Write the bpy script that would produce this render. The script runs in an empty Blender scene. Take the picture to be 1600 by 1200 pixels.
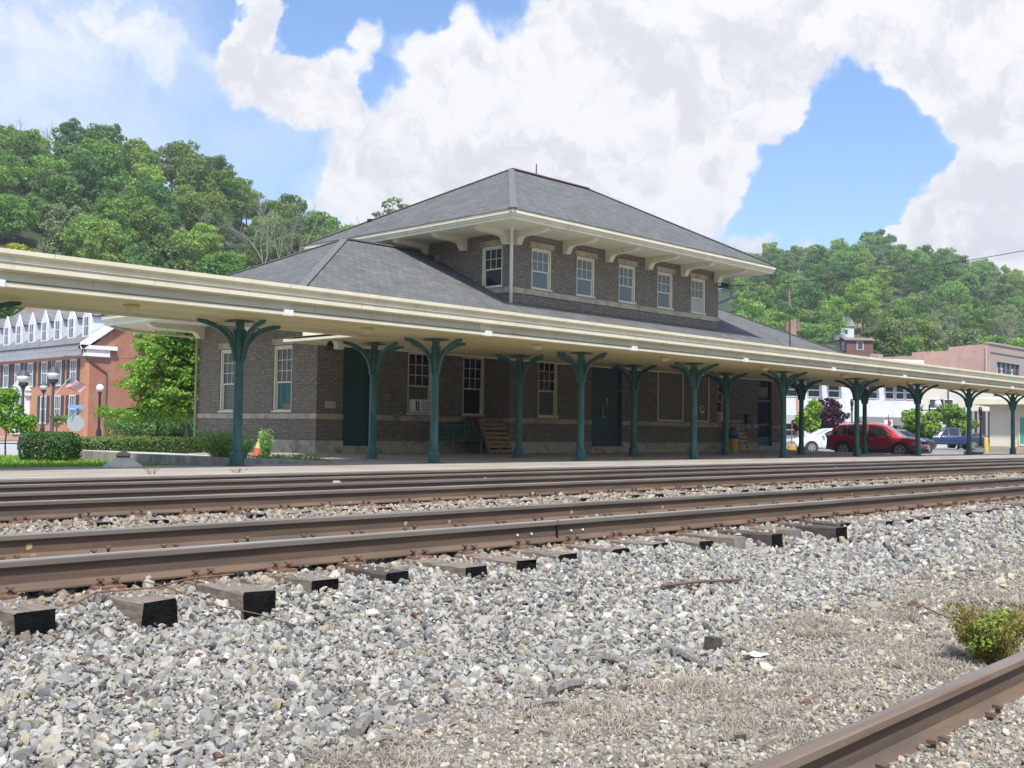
import bpy, bmesh, math, random
import numpy as np
from mathutils import Vector, Matrix
random.seed(7); rng = np.random.default_rng(11)
sc = bpy.context.scene
COL = sc.collection
R = math.radians
PI = math.pi

# ------------------------------------------------------------------ camera (surveyed from the place: eye 0.87 m over the platform)
CF, CA, CP, CR, CH = 1713.4, 0.7695, 0.0421, 0.0146, 0.873
_R = np.array([math.sin(CA), -math.cos(CA), 0]); _F0 = np.array([math.cos(CA), math.sin(CA), 0]); _U0 = np.array([0, 0, 1.0])
_F = _F0*math.cos(CP)+_U0*math.sin(CP); _U = _U0*math.cos(CP)-_F0*math.sin(CP)
CRX = math.cos(CR)*_R+math.sin(CR)*_U; CUP = math.cos(CR)*_U-math.sin(CR)*_R
EYE = np.array([0, 0, CH])
def sight(x, y): return _F+CRX*(x-800)/CF-CUP*(y-600)/CF
def atY(x, y, Y): d = sight(x, y); return EYE+d*(Y/d[1])
def atX(x, y, X): d = sight(x, y); return EYE+d*(X/d[0])
def atZ(x, y, Z): d = sight(x, y); return EYE+d*((Z-CH)/d[2])
def atD(x, y, D): d = sight(x, y); return EYE+d*(D/math.hypot(d[0], d[1]))
def project(P):
    q = np.asarray(P, float)-EYE; z = q@_F
    return 800+CF*(q@CRX)/z, 600-CF*(q@CUP)/z, z
cam = bpy.data.cameras.new('camera'); cam.sensor_width = 36; cam.lens = 36*CF/1600; cam.clip_start = 0.05; cam.clip_end = 20000
co = bpy.data.objects.new('camera', cam); COL.objects.link(co)
co.matrix_world = Matrix(((CRX[0], CUP[0], -_F[0], 0), (CRX[1], CUP[1], -_F[1], 0), (CRX[2], CUP[2], -_F[2], CH), (0, 0, 0, 1)))
sc.camera = co

# ------------------------------------------------------------------ objects
ORG = {}
def tag(o, label=None, cat=None, group=None, kind=None):
    if label: o['label'] = label
    if cat: o['category'] = cat
    if group: o['group'] = group
    if kind: o['kind'] = kind
    return o
def thing(name, label, cat, loc=(0, 0, 0), rz=0.0, group=None):
    o = bpy.data.objects.new(name, None); COL.objects.link(o); o.empty_display_size = 0.2
    o.location = loc; o.rotation_euler = (0, 0, rz); ORG[o.name] = Vector(loc)
    return tag(o, label, cat, group)
def root_of(o):
    while o.parent: o = o.parent
    return o
def link(name, me, parent=None):
    o = bpy.data.objects.new(name, me); COL.objects.link(o)
    if parent: o.parent = parent
    return o
def kids(o): return [c for c in bpy.data.objects if c.parent == o]
def copy_tree(o, parent=None, table=None):
    if table is None:
        table = {}
        for c in bpy.data.objects:
            if c.parent: table.setdefault(c.parent.name, []).append(c)
    c = o.copy(); COL.objects.link(c)
    if parent: c.parent = parent
    for ch in table.get(o.name, []): copy_tree(ch, c, table)
    return c
ORD = 'first second third fourth fifth sixth seventh eighth ninth tenth eleventh twelfth thirteenth fourteenth fifteenth sixteenth seventeenth eighteenth nineteenth'.split()
TENS = {20: 'twenty', 30: 'thirty', 40: 'forty', 50: 'fifty', 60: 'sixty', 70: 'seventy', 80: 'eighty', 90: 'ninety'}
def nth(i):
    if i < 19: return ORD[i]
    n = i+1
    if n >= 100: return ('hundredth' if n == 100 else 'hundred and '+nth(n-101))
    t = n//10*10; u = n % 10
    return (TENS[t][:-1]+'ieth') if u == 0 else TENS[t]+'-'+ORD[u-1]

class MB:
    def __init__(s): s.v = []; s.f = []; s.m = []; s.mat = 0
    def vert(s, p): s.v.append(tuple(p)); return len(s.v)-1
    def face(s, pts, m=None):
        i = [s.vert(p) for p in pts]; s.f.append(i); s.m.append(s.mat if m is None else m)
    def box(s, a, b, m=None, jit=0.0):
        (x0, y0, z0), (x1, y1, z1) = a, b
        x0, x1 = min(x0, x1), max(x0, x1); y0, y1 = min(y0, y1), max(y0, y1); z0, z1 = min(z0, z1), max(z0, z1)
        c = [(x0, y0, z0), (x1, y0, z0), (x1, y1, z0), (x0, y1, z0), (x0, y0, z1), (x1, y0, z1), (x1, y1, z1), (x0, y1, z1)]
        if jit: c = [tuple(q+random.uniform(-jit, jit) for q in p) for p in c]
        k = len(s.v); s.v += c
        for q in ((3, 2, 1, 0), (4, 5, 6, 7), (0, 1, 5, 4), (1, 2, 6, 5), (2, 3, 7, 6), (3, 0, 4, 7)):
            s.f.append([k+i for i in q]); s.m.append(s.mat if m is None else m)
        return s
    def obox(s, p0, p1, w, h, up=(0, 0, 1), m=None):      # bar from p0 to p1, w across, h along up
        p0, p1 = Vector(p0), Vector(p1); t = (p1-p0).normalized(); up = Vector(up)
        sd = t.cross(up)
        if sd.length < 1e-5: sd = t.cross(Vector((1, 0, 0)))
        sd.normalize(); u = sd.cross(t).normalized(); k = len(s.v)
        for p in (p0, p1):
            for a, b in ((-1, -1), (1, -1), (1, 1), (-1, 1)): s.v.append(tuple(p+sd*(a*w/2)+u*(b*h/2)))
        for q in ((3, 2, 1, 0), (4, 5, 6, 7), (0, 1, 5, 4), (1, 2, 6, 5), (2, 3, 7, 6), (3, 0, 4, 7)):
            s.f.append([k+i for i in q]); s.m.append(s.mat if m is None else m)
        return s
    def tube(s, pts, rad, n=8, cap=True, m=None):
        pts = [Vector(p) for p in pts]
        if not hasattr(rad, '__len__'): rad = [rad]*len(pts)
        k = len(s.v); prev = None
        for i, p in enumerate(pts):
            t = (pts[min(i+1, len(pts)-1)]-pts[max(i-1, 0)]).normalized()
            if prev is None:
                a = Vector((0, 0, 1)) if abs(t.z) < .9 else Vector((1, 0, 0)); sd = t.cross(a).normalized()
            else:
                sd = prev-t*prev.dot(t); sd.normalize()
            prev = sd; u = t.cross(sd)
            for j in range(n):
                an = 2*PI*j/n; s.v.append(tuple(p+(sd*math.cos(an)+u*math.sin(an))*rad[i]))
        mm = s.mat if m is None else m
        for i in range(len(pts)-1):
            for j in range(n):
                s.f.append([k+i*n+j, k+i*n+(j+1) % n, k+(i+1)*n+(j+1) % n, k+(i+1)*n+j]); s.m.append(mm)
        if cap:
            s.f.append([k+j for j in reversed(range(n))]); s.m.append(mm)
            s.f.append([k+(len(pts)-1)*n+j for j in range(n)]); s.m.append(mm)
        return s
    def lathe(s, prof, c=(0, 0, 0), n=16, m=None, rot=0):
        k = len(s.v); mm = s.mat if m is None else m
        for r, z in prof:
            for j in range(n):
                a = 2*PI*j/n+rot; s.v.append((c[0]+r*math.cos(a), c[1]+r*math.sin(a), c[2]+z))
        for i in range(len(prof)-1):
            for j in range(n):
                s.f.append([k+i*n+j, k+i*n+(j+1) % n, k+(i+1)*n+(j+1) % n, k+(i+1)*n+j]); s.m.append(mm)
        s.f.append([k+j for j in reversed(range(n))]); s.m.append(mm)
        s.f.append([k+(len(prof)-1)*n+j for j in range(n)]); s.m.append(mm)
        return s
    def prism(s, poly, f, a, b, m=None):                     # poly 2-D, f(u,v,t)->point, t from a to b
        n = len(poly); k = len(s.v); mm = s.mat if m is None else m
        for t in (a, b):
            for u, v in poly: s.v.append(tuple(f(u, v, t)))
        m0 = mm[0] if isinstance(mm, list) else mm; s.f.append([k+i for i in range(n)]); s.m.append(m0)
        s.f.append([k+n+i for i in reversed(range(n))]); s.m.append(m0)
        for i in range(n):
            j = (i+1) % n
            s.f.append([k+j, k+i, k+n+i, k+n+j]); s.m.append(mm if not isinstance(mm, list) else mm[i])
        return s
    def disc(s, c, nrm, r, th=.01, n=14, m=None):
        nrm = Vector(nrm).normalized(); c = Vector(c)
        return s.tube([c, c+nrm*th], r, n, True, m)
    def build(s, name, mat, parent=None, smooth=False, local=False, bevel=0, auto=None):
        me = bpy.data.meshes.new(name)
        org = Vector((0, 0, 0))
        if parent is not None and not local: org = ORG.get(root_of(parent).name, org)
        v = np.array(s.v, dtype=np.float32)-np.array(org, dtype=np.float32)
        me.from_pydata(v.tolist(), [], s.f)
        mats = mat if isinstance(mat, (list, tuple)) else [mat]
        for q in mats: me.materials.append(q)
        if len(mats) > 1: me.polygons.foreach_set('material_index', np.array(s.m, dtype=np.int32))
        if smooth: me.polygons.foreach_set('use_smooth', np.ones(len(s.f), dtype=bool))
        me.update()
        bm = bmesh.new(); bm.from_mesh(me); bmesh.ops.recalc_face_normals(bm, faces=bm.faces); bm.to_mesh(me); bm.free()
        if auto: me.set_sharp_from_angle(angle=R(auto))
        o = link(name, me, parent)
        if bevel:
            b = o.modifiers.new('edge', 'BEVEL'); b.width = bevel; b.segments = 1; b.limit_method = 'ANGLE'
        return o

def mesh_np(name, verts, faces, mats, parent=None, attr=None, smooth=False, fm=None):
    me = bpy.data.meshes.new(name); nv, nf = len(verts), len(faces); k = faces.shape[1]
    me.vertices.add(nv); me.vertices.foreach_set('co', np.asarray(verts, dtype=np.float32).ravel())
    me.loops.add(nf*k); me.loops.foreach_set('vertex_index', np.asarray(faces, dtype=np.int32).ravel())
    me.polygons.add(nf); me.polygons.foreach_set('loop_start', np.arange(0, nf*k, k, dtype=np.int32))
    me.polygons.foreach_set('use_smooth', np.full(nf, smooth, dtype=bool))
    for q in (mats if isinstance(mats, (list, tuple)) else [mats]): me.materials.append(q)
    if fm is not None: me.polygons.foreach_set('material_index', np.asarray(fm, dtype=np.int32))
    me.update(calc_edges=True)
    if attr is not None:
        a = me.attributes.new('tint', 'FLOAT_COLOR', 'POINT'); c = np.ones((nv, 4), dtype=np.float32); c[:, :3] = attr
        a.data.foreach_set('color', c.ravel())
    return link(name, me, parent)

# ------------------------------------------------------------------ materials
MATS = {}
class NT:
    def __init__(s, nt): s.nt = nt
    def n(s, t, **kw):
        n = s.nt.nodes.new(t)
        for k, v in kw.items():
            if k.startswith('i_'):
                key = k[2:]; key = int(key) if key.isdigit() else key.replace('_', ' ')
                n.inputs[key].default_value = v
            else: setattr(n, k, v)
        return n
    def l(s, a, b): s.nt.links.new(a, b)
    def math(s, op, a, b=None, c=None, clamp=False):
        n = s.nt.nodes.new('ShaderNodeMath'); n.operation = op; n.use_clamp = clamp
        for i, q in enumerate((a, b, c)):
            if q is None: continue
            if hasattr(q, 'links'): s.l(q, n.inputs[i])
            else: n.inputs[i].default_value = q
        return n.outputs[0]
    def mix(s, f, a, b, mode='MIX'):
        n = s.nt.nodes.new('ShaderNodeMix'); n.data_type = 'RGBA'; n.blend_type = mode
        for i, q in ((0, f), (6, a), (7, b)):
            if hasattr(q, 'links'): s.l(q, n.inputs[i])
            else: n.inputs[i].default_value = q if i == 0 else (*q[:3], 1)
        return n.outputs[2]
    def noise(s, vec, scale, detail=5, rough=.55, dist=0.0):
        n = s.n('ShaderNodeTexNoise'); n.inputs['Scale'].default_value = scale; n.inputs['Detail'].default_value = detail
        n.inputs['Roughness'].default_value = rough; n.inputs['Distortion'].default_value = dist
        if vec is not None: s.l(vec, n.inputs['Vector'])
        return n.outputs['Fac']
    def ramp(s, f, lo, hi):
        n = s.n('ShaderNodeMapRange'); n.interpolation_type = 'SMOOTHSTEP'
        s.l(f, n.inputs['Value']); n.inputs['From Min'].default_value = lo; n.inputs['From Max'].default_value = hi
        return n.outputs[0]
    def scale(s, vec, sx, sy, sz):
        n = s.n('ShaderNodeMapping'); n.inputs['Scale'].default_value = (sx, sy, sz); s.l(vec, n.inputs['Vector']); return n.outputs[0]
def newmat(name):
    m = bpy.data.materials.new(name); m.use_nodes = True; nt = m.node_tree; nt.nodes.clear()
    t = NT(nt); out = t.n('ShaderNodeOutputMaterial'); p = t.n('ShaderNodeBsdfPrincipled'); t.l(p.outputs[0], out.inputs[0])
    MATS[name] = m
    return m, t, p, out
def pos(t): return t.n('ShaderNodeNewGeometry').outputs['Position']
def objc(t): return t.n('ShaderNodeTexCoord').outputs['Object']
def wallvec(t):                                             # (run along the face, height, 0) for walls and roof planes
    g = t.n('ShaderNodeNewGeometry'); sn = t.n('ShaderNodeSeparateXYZ'); t.l(g.outputs['True Normal'], sn.inputs[0])
    sp = t.n('ShaderNodeSeparateXYZ'); t.l(g.outputs['Position'], sp.inputs[0])
    ax = t.math('ABSOLUTE', sn.outputs[0]); ay = t.math('ABSOLUTE', sn.outputs[1]); sel = t.math('GREATER_THAN', ax, ay)
    u = t.math('ADD', t.math('MULTIPLY', sel, sp.outputs[1]), t.math('MULTIPLY', t.math('SUBTRACT', 1, sel), sp.outputs[0]))
    c = t.n('ShaderNodeCombineXYZ'); t.l(u, c.inputs[0]); t.l(sp.outputs[2], c.inputs[1]); return c.outputs[0]
def bumped(t, p, h, strength, dist=.01):
    b = t.n('ShaderNodeBump'); b.inputs['Strength'].default_value = strength; b.inputs['Distance'].default_value = dist
    t.l(h, b.inputs['Height']); t.l(b.outputs[0], p.inputs['Normal'])
def mat(name, c1, c2=None, rough=.7, scale=4, detail=6, metal=0, spec=.5, bump=0, bscale=40, bdist=.01, stretch=(1, 1, 1), lo=.35, hi=.65, dirt=None, coat=0, world=True):
    m, t, p, _ = newmat(name)
    v = pos(t) if world else objc(t); vv = t.scale(v, *stretch)
    p.inputs['Roughness'].default_value = rough; p.inputs['Metallic'].default_value = metal; p.inputs['Specular IOR Level'].default_value = spec
    p.inputs['Coat Weight'].default_value = coat
    if c2 is None: c2 = tuple(q*.82 for q in c1)
    c = t.mix(t.ramp(t.noise(vv, scale, detail), lo, hi), c1, c2)
    if dirt: c = t.mix(t.math('MULTIPLY', t.ramp(t.noise(vv, dirt[1], 7, .65), dirt[2], dirt[2]+.15), dirt[3]), c, dirt[0])
    t.l(c, p.inputs['Base Color'])
    if bump: bumped(t, p, t.noise(v, bscale, 6, .6), bump, bdist)
    return m
def brickmat(name, c1, c2, mortar, w=.21, h=.0714, msize=.006, bump=.35, light=None, stain=None, offs=(0, 0)):
    m, t, p, _ = newmat(name); v = wallvec(t); a = t.n('ShaderNodeVectorMath', operation='ADD'); t.l(v, a.inputs[0]); a.inputs[1].default_value = (offs[0], offs[1], 0)
    b = t.n('ShaderNodeTexBrick'); t.l(a.outputs[0], b.inputs['Vector']); b.inputs['Scale'].default_value = 1
    b.inputs['Color1'].default_value = (*c1, 1); b.inputs['Color2'].default_value = (*c2, 1); b.inputs['Mortar'].default_value = (*mortar, 1)
    b.inputs['Mortar Size'].default_value = msize; b.inputs['Mortar Smooth'].default_value = .3; b.inputs['Bias'].default_value = -.1
    b.inputs['Brick Width'].default_value = w; b.inputs['Row Height'].default_value = h
    c = b.outputs['Color']
    if light:                                               # single paler bricks here and there
        b2 = t.n('ShaderNodeTexBrick'); t.l(a.outputs[0], b2.inputs['Vector']); b2.inputs['Scale'].default_value = 1
        b2.inputs['Color1'].default_value = (0, 0, 0, 1); b2.inputs['Color2'].default_value = (1, 1, 1, 1); b2.inputs['Mortar'].default_value = (0, 0, 0, 1)
        b2.inputs['Mortar Size'].default_value = msize; b2.inputs['Bias'].default_value = -.0
        b2.inputs['Brick Width'].default_value = w; b2.inputs['Row Height'].default_value = h
        wn_ = t.n('ShaderNodeTexWhiteNoise', noise_dimensions='2D'); sp_ = t.n('ShaderNodeSeparateXYZ'); t.l(a.outputs[0], sp_.inputs[0]); row = t.math('FLOOR', t.math('DIVIDE', sp_.outputs[1], h)); cc_ = t.n('ShaderNodeCombineXYZ'); t.l(t.math('FLOOR', t.math('ADD', t.math('DIVIDE', sp_.outputs[0], w*.5), t.math('MULTIPLY', row, .5))), cc_.inputs[0]); t.l(row, cc_.inputs[1]); t.l(cc_.outputs[0], wn_.inputs['Vector'])
        c = t.mix(t.math('MULTIPLY', t.math('MULTIPLY', t.math('GREATER_THAN', wn_.outputs['Value'], .93), .75), t.math('SUBTRACT', 1, b.outputs['Fac'])), c, light)
    n = t.noise(pos(t), 1.3, 6, .6)
    c = t.mix(t.ramp(n, .35, .75), c, t.mix(.5, c, stain or mortar))
    t.l(c, p.inputs['Base Color']); p.inputs['Roughness'].default_value = .85
    hgt = t.math('ADD', t.math('MULTIPLY', b.outputs['Fac'], -1), t.math('MULTIPLY', t.noise(pos(t), 60, 4), .5))
    bumped(t, p, hgt, bump, .008)
    return m
def shinglemat(name, c1, c2, gap, w=.33, h=.075, bump=.6):
    return brickmat(name, c1, c2, gap, w, h, .010, bump)
def simple(name, c, rough=.5, metal=0, spec=.5, emit=None, coat=0):
    m, t, p, _ = newmat(name); p.inputs['Base Color'].default_value = (*c, 1); p.inputs['Roughness'].default_value = rough
    p.inputs['Metallic'].default_value = metal; p.inputs['Specular IOR Level'].default_value = spec; p.inputs['Coat Weight'].default_value = coat
    return m
def leafmat(name, c1, c2, hue=.03, val=.5, trans=.3):
    m, t, p, out = newmat(name)
    oi = t.n('ShaderNodeObjectInfo'); g = t.n('ShaderNodeNewGeometry')
    c = t.mix(t.noise(pos(t), .9, 3), c1, c2)
    hs = t.n('ShaderNodeHueSaturation'); t.l(c, hs.inputs['Color'])
    t.l(t.math('ADD', .5-hue/2, t.math('MULTIPLY', oi.outputs['Random'], hue)), hs.inputs['Hue'])
    rv = t.math('FRACT', t.math('MULTIPLY', oi.outputs['Random'], 7.31))
    isl = t.math('MULTIPLY', g.outputs['Random Per Island'], .5)
    t.l(t.math('ADD', t.math('ADD', 1-val/2-.25, t.math('MULTIPLY', rv, val)), isl), hs.inputs['Value'])
    t.l(hs.outputs[0], p.inputs['Base Color']); p.inputs['Roughness'].default_value = .6; p.inputs['Specular IOR Level'].default_value = .3
    tr = t.n('ShaderNodeBsdfTranslucent'); t.l(hs.outputs[0], tr.inputs[0]); mx = t.n('ShaderNodeMixShader'); mx.inputs[0].default_value = trans
    t.l(p.outputs[0], mx.inputs[1]); t.l(tr.outputs[0], mx.inputs[2]); t.l(mx.outputs[0], out.inputs[0])
    return m
def tintmat(name, rough=.8, noise=30, amt=.35, spec=.3, bump=.4, bscale=90):
    m, t, p, _ = newmat(name); a = t.n('ShaderNodeAttribute', attribute_name='tint')
    n = t.noise(pos(t), noise, 6, .65)
    c = t.mix(t.math('MULTIPLY', t.ramp(n, .35, .7), amt), a.outputs['Color'], t.mix(.55, a.outputs['Color'], (.12, .11, .1)))
    t.l(c, p.inputs['Base Color']); p.inputs['Roughness'].default_value = rough; p.inputs['Specular IOR Level'].default_value = spec
    if bump: bumped(t, p, t.noise(pos(t), bscale, 5, .7), bump, .004)
    return m
# ------------------------------------------------------------------ palette
brick_dark = brickmat('brown_brick', (.19, .163, .125), (.285, .247, .19), (.070, .060, .048), msize=.010, bump=.6, light=(.34, .31, .26), stain=(.20, .18, .15))
stone = mat('sandstone', (.50, .44, .335), (.39, .335, .245), rough=.9, scale=3, bump=.4, bscale=25, dirt=((.14, .125, .11), 1.6, .5, .6))
cream = mat('cream_paint', (.76, .715, .545), (.70, .655, .49), rough=.55, scale=1.6, stretch=(1.2, 1.2, .5), bump=.12, bscale=45, dirt=((.40, .34, .23), 2.2, .58, .42))
soffitm = mat('buff_soffit', (.66, .57, .29), (.58, .49, .24), rough=.6, scale=1.5, stretch=(.3, 1, 1), dirt=((.42, .30, .15), .9, .56, .5))  # soffit colour, yellower than the fascia cream
white_paint = mat('white_paint', (.80, .80, .78), (.72, .72, .70), rough=.5, scale=5)
green_iron = mat('green_iron', (.024, .098, .088), (.045, .145, .13), rough=.42, scale=5, stretch=(1, 1, .35), bump=.2, bscale=70, dirt=((.12, .085, .05), 7, .60, .7))
green_door = mat('dark_green_paint', (.012, .050, .046), (.018, .066, .06), rough=.45, scale=4, bump=.05)
shingle = shinglemat('grey_shingles', (.122, .125, .121), (.172, .176, .17), (.06, .061, .06), .30, .10, .45)
ridge_m = mat('ridge_shingle', (.155, .158, .152), (.125, .128, .124), rough=.9, scale=8, bump=.5, bscale=40)
ridge_red = mat('rusty_ridge', (.16, .085, .07), (.10, .06, .055), rough=.8)
glass_dark = simple('dark_window_glass', (.016, .022, .024), .06, spec=.6)
glass_sky = simple('sky_painted_glass', (.19, .24, .27), .08, spec=.8)  # pale blue base colour stands in for reflected sky and blinds
glass_blind = mat('blind_behind_glass', (.10, .11, .105), (.07, .08, .075), rough=.15, scale=1, stretch=(1, 1, 30))
teal_cloth = mat('teal_curtain', (.06, .20, .18), (.03, .11, .10), rough=.7, scale=6, stretch=(1, 1, .3))
rust_side = mat('rusty_rail_side', (.115, .079, .056), (.16, .105, .07), rough=.85, scale=6, stretch=(.25, 1, 3), bump=.25, bscale=120, bdist=.003, dirt=((.075, .066, .058), 2.0, .5, .7))
rust_bright = mat('orange_rust', (.24, .125, .075), (.15, .085, .06), rough=.9, scale=18, bump=.4, bscale=150, bdist=.003)
rail_head = mat('polished_rail_head', (.62, .60, .60), (.50, .48, .48), rough=.24, scale=9, stretch=(.15, 3, 1), metal=.85)
head_side = mat('rail_head_side', (.20, .175, .15), (.15, .125, .105), rough=.6, scale=5, stretch=(.15, 3, 1), metal=.2)
rail_worn = mat('worn_rail_head', (.26, .22, .19), (.21, .15, .105), rough=.55, scale=5, stretch=(.15, 3, 1), metal=.35, dirt=((.30, .16, .09), 1.1, .55, .7))
rail_dull = mat('dull_rail_head', (.50, .47, .43), (.38, .34, .30), rough=.45, scale=6, stretch=(.15, 3, 1), metal=.45)
tie_wood = mat('weathered_tie_wood', (.25, .205, .165), (.15, .123, .10), rough=.95, scale=9, stretch=(7, .8, 4), bump=.7, bscale=30, bdist=.012, dirt=((.06, .05, .045), 4, .55, .6))
tie_wood_dark = mat('dark_tie_wood', (.10, .075, .068), (.06, .046, .042), rough=.85, scale=9, stretch=(7, .8, 4), bump=.6, bscale=30, bdist=.01)
creosote = mat('black_tie_end', (.006, .006, .006), (.012, .012, .012), spec=.1, rough=.9, scale=14, bump=.9, bscale=45, bdist=.02)
tie_grey_end = mat('grey_tie_end', (.23, .22, .20), (.15, .14, .13), rough=.9, scale=14, stretch=(8, 1, 1), bump=.6, bscale=45)
concrete = mat('platform_concrete', (.37, .335, .295), (.30, .27, .235), rough=.9, scale=1.6, stretch=(.35, 1, 1), bump=.25, bscale=60, dirt=((.20, .175, .15), .8, .52, .55))
conc_old = mat('stained_concrete', (.40, .375, .32), (.28, .255, .215), rough=.9, scale=2.5, stretch=(1, 1, .35), bump=.4, bscale=30, dirt=((.12, .11, .09), 2.2, .5, .65))
black_iron = simple('black_iron', (.018, .018, .02), .45)
dark_metal = simple('grey_metal', (.10, .105, .115), .5, .5)

# ------------------------------------------------------------------ ground
def sheet(name, z, x0, x1, y0, y1, m, lab=None):
    b = MB(); b.face([(x0, y0, z), (x1, y0, z), (x1, y1, z), (x0, y1, z)]); o = b.build(name, m); tag(o, lab, None, kind='structure'); return o
dirt_m = mat('bare_ground', (.22, .20, .165), (.15, .14, .11), rough=.95, scale=.4, bump=.4, bscale=8, bdist=.05)
asph = mat('sunbleached_asphalt', (.27, .265, .26), (.21, .205, .20), rough=.9, scale=.6, bump=.3, bscale=60)
roadm = mat('pale_road', (.42, .42, .43), (.36, .36, .365), rough=.9, scale=.3, bump=.2, bscale=60)
sheet('ground', -.62, -700, 900, -700, 900, dirt_m)
b = MB(); b.box((50, 18.9, -.5), (200, 200, -.2)); tag(b.build('parking_lot', asph), kind='structure')
b = MB(); b.box((-40, 30.5, -.5), (49.9, 100, -.22)); tag(b.build('street', roadm), kind='structure')

FY0, FSL = 1.955, .032                                       # the siding rail runs slightly askew
def fy(x): return FY0+FSL*x
_py = np.array([-30, -3, 1.2, 2.0, 2.5, 3.3, 4.1, 5.0, 5.75, 6.1, 6.6, 8.6, 9.1, 9.7, 10.4, 10.95, 11.4, 13.4, 13.9, 14.8, 15.6, 16.1, 18.2])
_pz = np.array([-.47, -.465, -.468, -.462, -.455, -.455, -.43, -.36, -.295, -.22, -.155, -.155, -.2, -.26, -.24, -.165, -.155, -.155, -.2, -.27, -.25, -.24, -.24])
_ph = rng.uniform(0, 6.28, (14,)); _fr = rng.uniform(.5, 4.5, (14, 2))*rng.choice([-1, 1], (14, 2))
def gz(X, Y):
    X = np.asarray(X, float); Y = np.asarray(Y, float)
    z = np.interp(Y, _py, _pz)
    fill = np.interp(X, [2.2, 3.6, 4.6, 6.5, 7.6, 8.8, 9.4, 11.2, 12.2, 40], [-.045, -.01, .04, .06, .08, .065, .005, .01, .085, .085])
    z = z+fill*np.exp(-((Y-5.75)/.42)**2)
    w = sum(np.sin(_fr[i, 0]*X+_fr[i, 1]*Y+_ph[i]) for i in range(14))/14
    return z+w*.028*np.clip((Y-1.7)/1.5, .25, 1)
def gpt(px, py, up=0.0):                                     # where a line of sight meets the ballast
    d = sight(px, py)
    for k in np.arange(2.0, 60, .02):
        P = EYE+d*(k/math.hypot(d[0], d[1]))
        if float(gz(P[0], P[1])) >= P[2]: break
    return (P[0], P[1], float(gz(P[0], P[1]))+up)
def heightfield(name, x, y, zf, m, kind='structure'):
    X, Y = np.meshgrid(x, y, indexing='ij'); Z = zf(X, Y); nx, ny = len(x), len(y)
    v = np.stack([X, Y, Z], -1).reshape(-1, 3); i = np.arange(nx*ny).reshape(nx, ny)
    f = np.stack([i[:-1, :-1], i[1:, :-1], i[1:, 1:], i[:-1, 1:]], -1).reshape(-1, 4)
    o = mesh_np(name, v, f, m, smooth=True); o['kind'] = kind; return o
bedm = mat('ballast_dust', (.31, .28, .24), (.21, .19, .165), rough=.95, scale=9, bump=.9, bscale=110, bdist=.015, dirt=((.12, .11, .10), 22, .5, .8))
xs = np.concatenate([np.arange(-16, 0, .4), np.arange(0, 12, .12), np.arange(12, 40, .35), np.arange(40, 121, 2.0)])
ys = np.concatenate([np.arange(-9, .5, .4), np.arange(.5, 6.6, .12), np.arange(6.6, 18.01, .2)])
heightfield('ballast_bed', xs, ys, gz, bedm)

# ------------------------------------------------------------------ stones
def rock_protos(n, lvl, seed):
    r = np.random.default_rng(seed); out = []
    for _ in range(n):
        bm = bmesh.new(); bmesh.ops.create_icosphere(bm, subdivisions=lvl, radius=1)
        v = np.array([q.co[:] for q in bm.verts]); f = np.array([[q.index for q in p.verts] for p in bm.faces]); bm.free()
        for _k in range(11 if lvl > 1 else 5):                # clip by random planes: broken faces
            d = r.normal(size=3); d /= np.linalg.norm(d); h = r.uniform(.36, .82); s = v@d
            v = v-np.maximum(s-h, 0)[:, None]*d
        v *= r.uniform([.75, .55, .36], [1.3, 1.0, .72]); v += r.normal(size=v.shape)*.022
        out.append((v, f))
    return out
PAL = np.array([(.46, .45, .42), (.36, .365, .365), (.27, .28, .285), (.56, .55, .52), (.45, .42, .36), (.17, .175, .18), (.41, .41, .38), (.33, .27, .21), (.66, .65, .63), (.47, .41, .30), (.20, .11, .08)])
PWT = np.array([.22, .17, .13, .15, .10, .06, .07, .03, .045, .02, .005]); PWT /= PWT.sum()
PALW = np.array([(.50, .44, .36), (.44, .37, .28), (.56, .52, .45), (.36, .25, .17), (.40, .38, .35), (.62, .60, .55)]); PWW = np.array([.27, .22, .2, .12, .1, .09])
def quatmats(n, r, tilt=1.0):
    q = r.normal(size=(n, 4)); q[:, 1:3] *= tilt; q /= np.linalg.norm(q, axis=1)[:, None]; w, x, y, z = q.T
    return np.stack([np.stack([1-2*(y*y+z*z), 2*(x*y-z*w), 2*(x*z+y*w)], -1), np.stack([2*(x*y+z*w), 1-2*(x*x+z*z), 2*(y*z-x*w)], -1), np.stack([2*(x*z-y*w), 2*(y*z+x*w), 1-2*(x*x+y*y)], -1)], 1)
def scatter(name, P, S, protos, pal, wt, m, seed, lift=.25, label=None, bright=1.0, tilt=1.0):
    r = np.random.default_rng(seed); n = len(P); pid = r.integers(0, len(protos), n); M = quatmats(n, r, tilt)
    tint = pal[r.choice(len(pal), n, p=wt/wt.sum())]*r.uniform(.82, 1.15, (n, 1))*bright+r.normal(size=(n, 3))*.004
    V, Fc, T = [], [], []; off = 0
    for k, (v, f) in enumerate(protos):
        idx = np.nonzero(pid == k)[0]
        if not len(idx): continue
        vv = np.einsum('nij,vj->nvi', M[idx], v)*S[idx][:, None, None]
        vv += P[idx][:, None, :]; vv[:, :, 2] += (S[idx]*lift)[:, None]
        V.append(vv.reshape(-1, 3)); nv = len(v)
        Fc.append((f[None]+np.arange(len(idx))[:, None, None]*nv+off).reshape(-1, 3)); T.append(np.repeat(tint[idx], nv, 0)); off += len(idx)*nv
    o = mesh_np(name, np.concatenate(V), np.concatenate(Fc), m, attr=np.clip(np.concatenate(T)*np.array([1.015, .998, .945]), .02, .8))
    return tag(o, label, None, kind='stuff')
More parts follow.
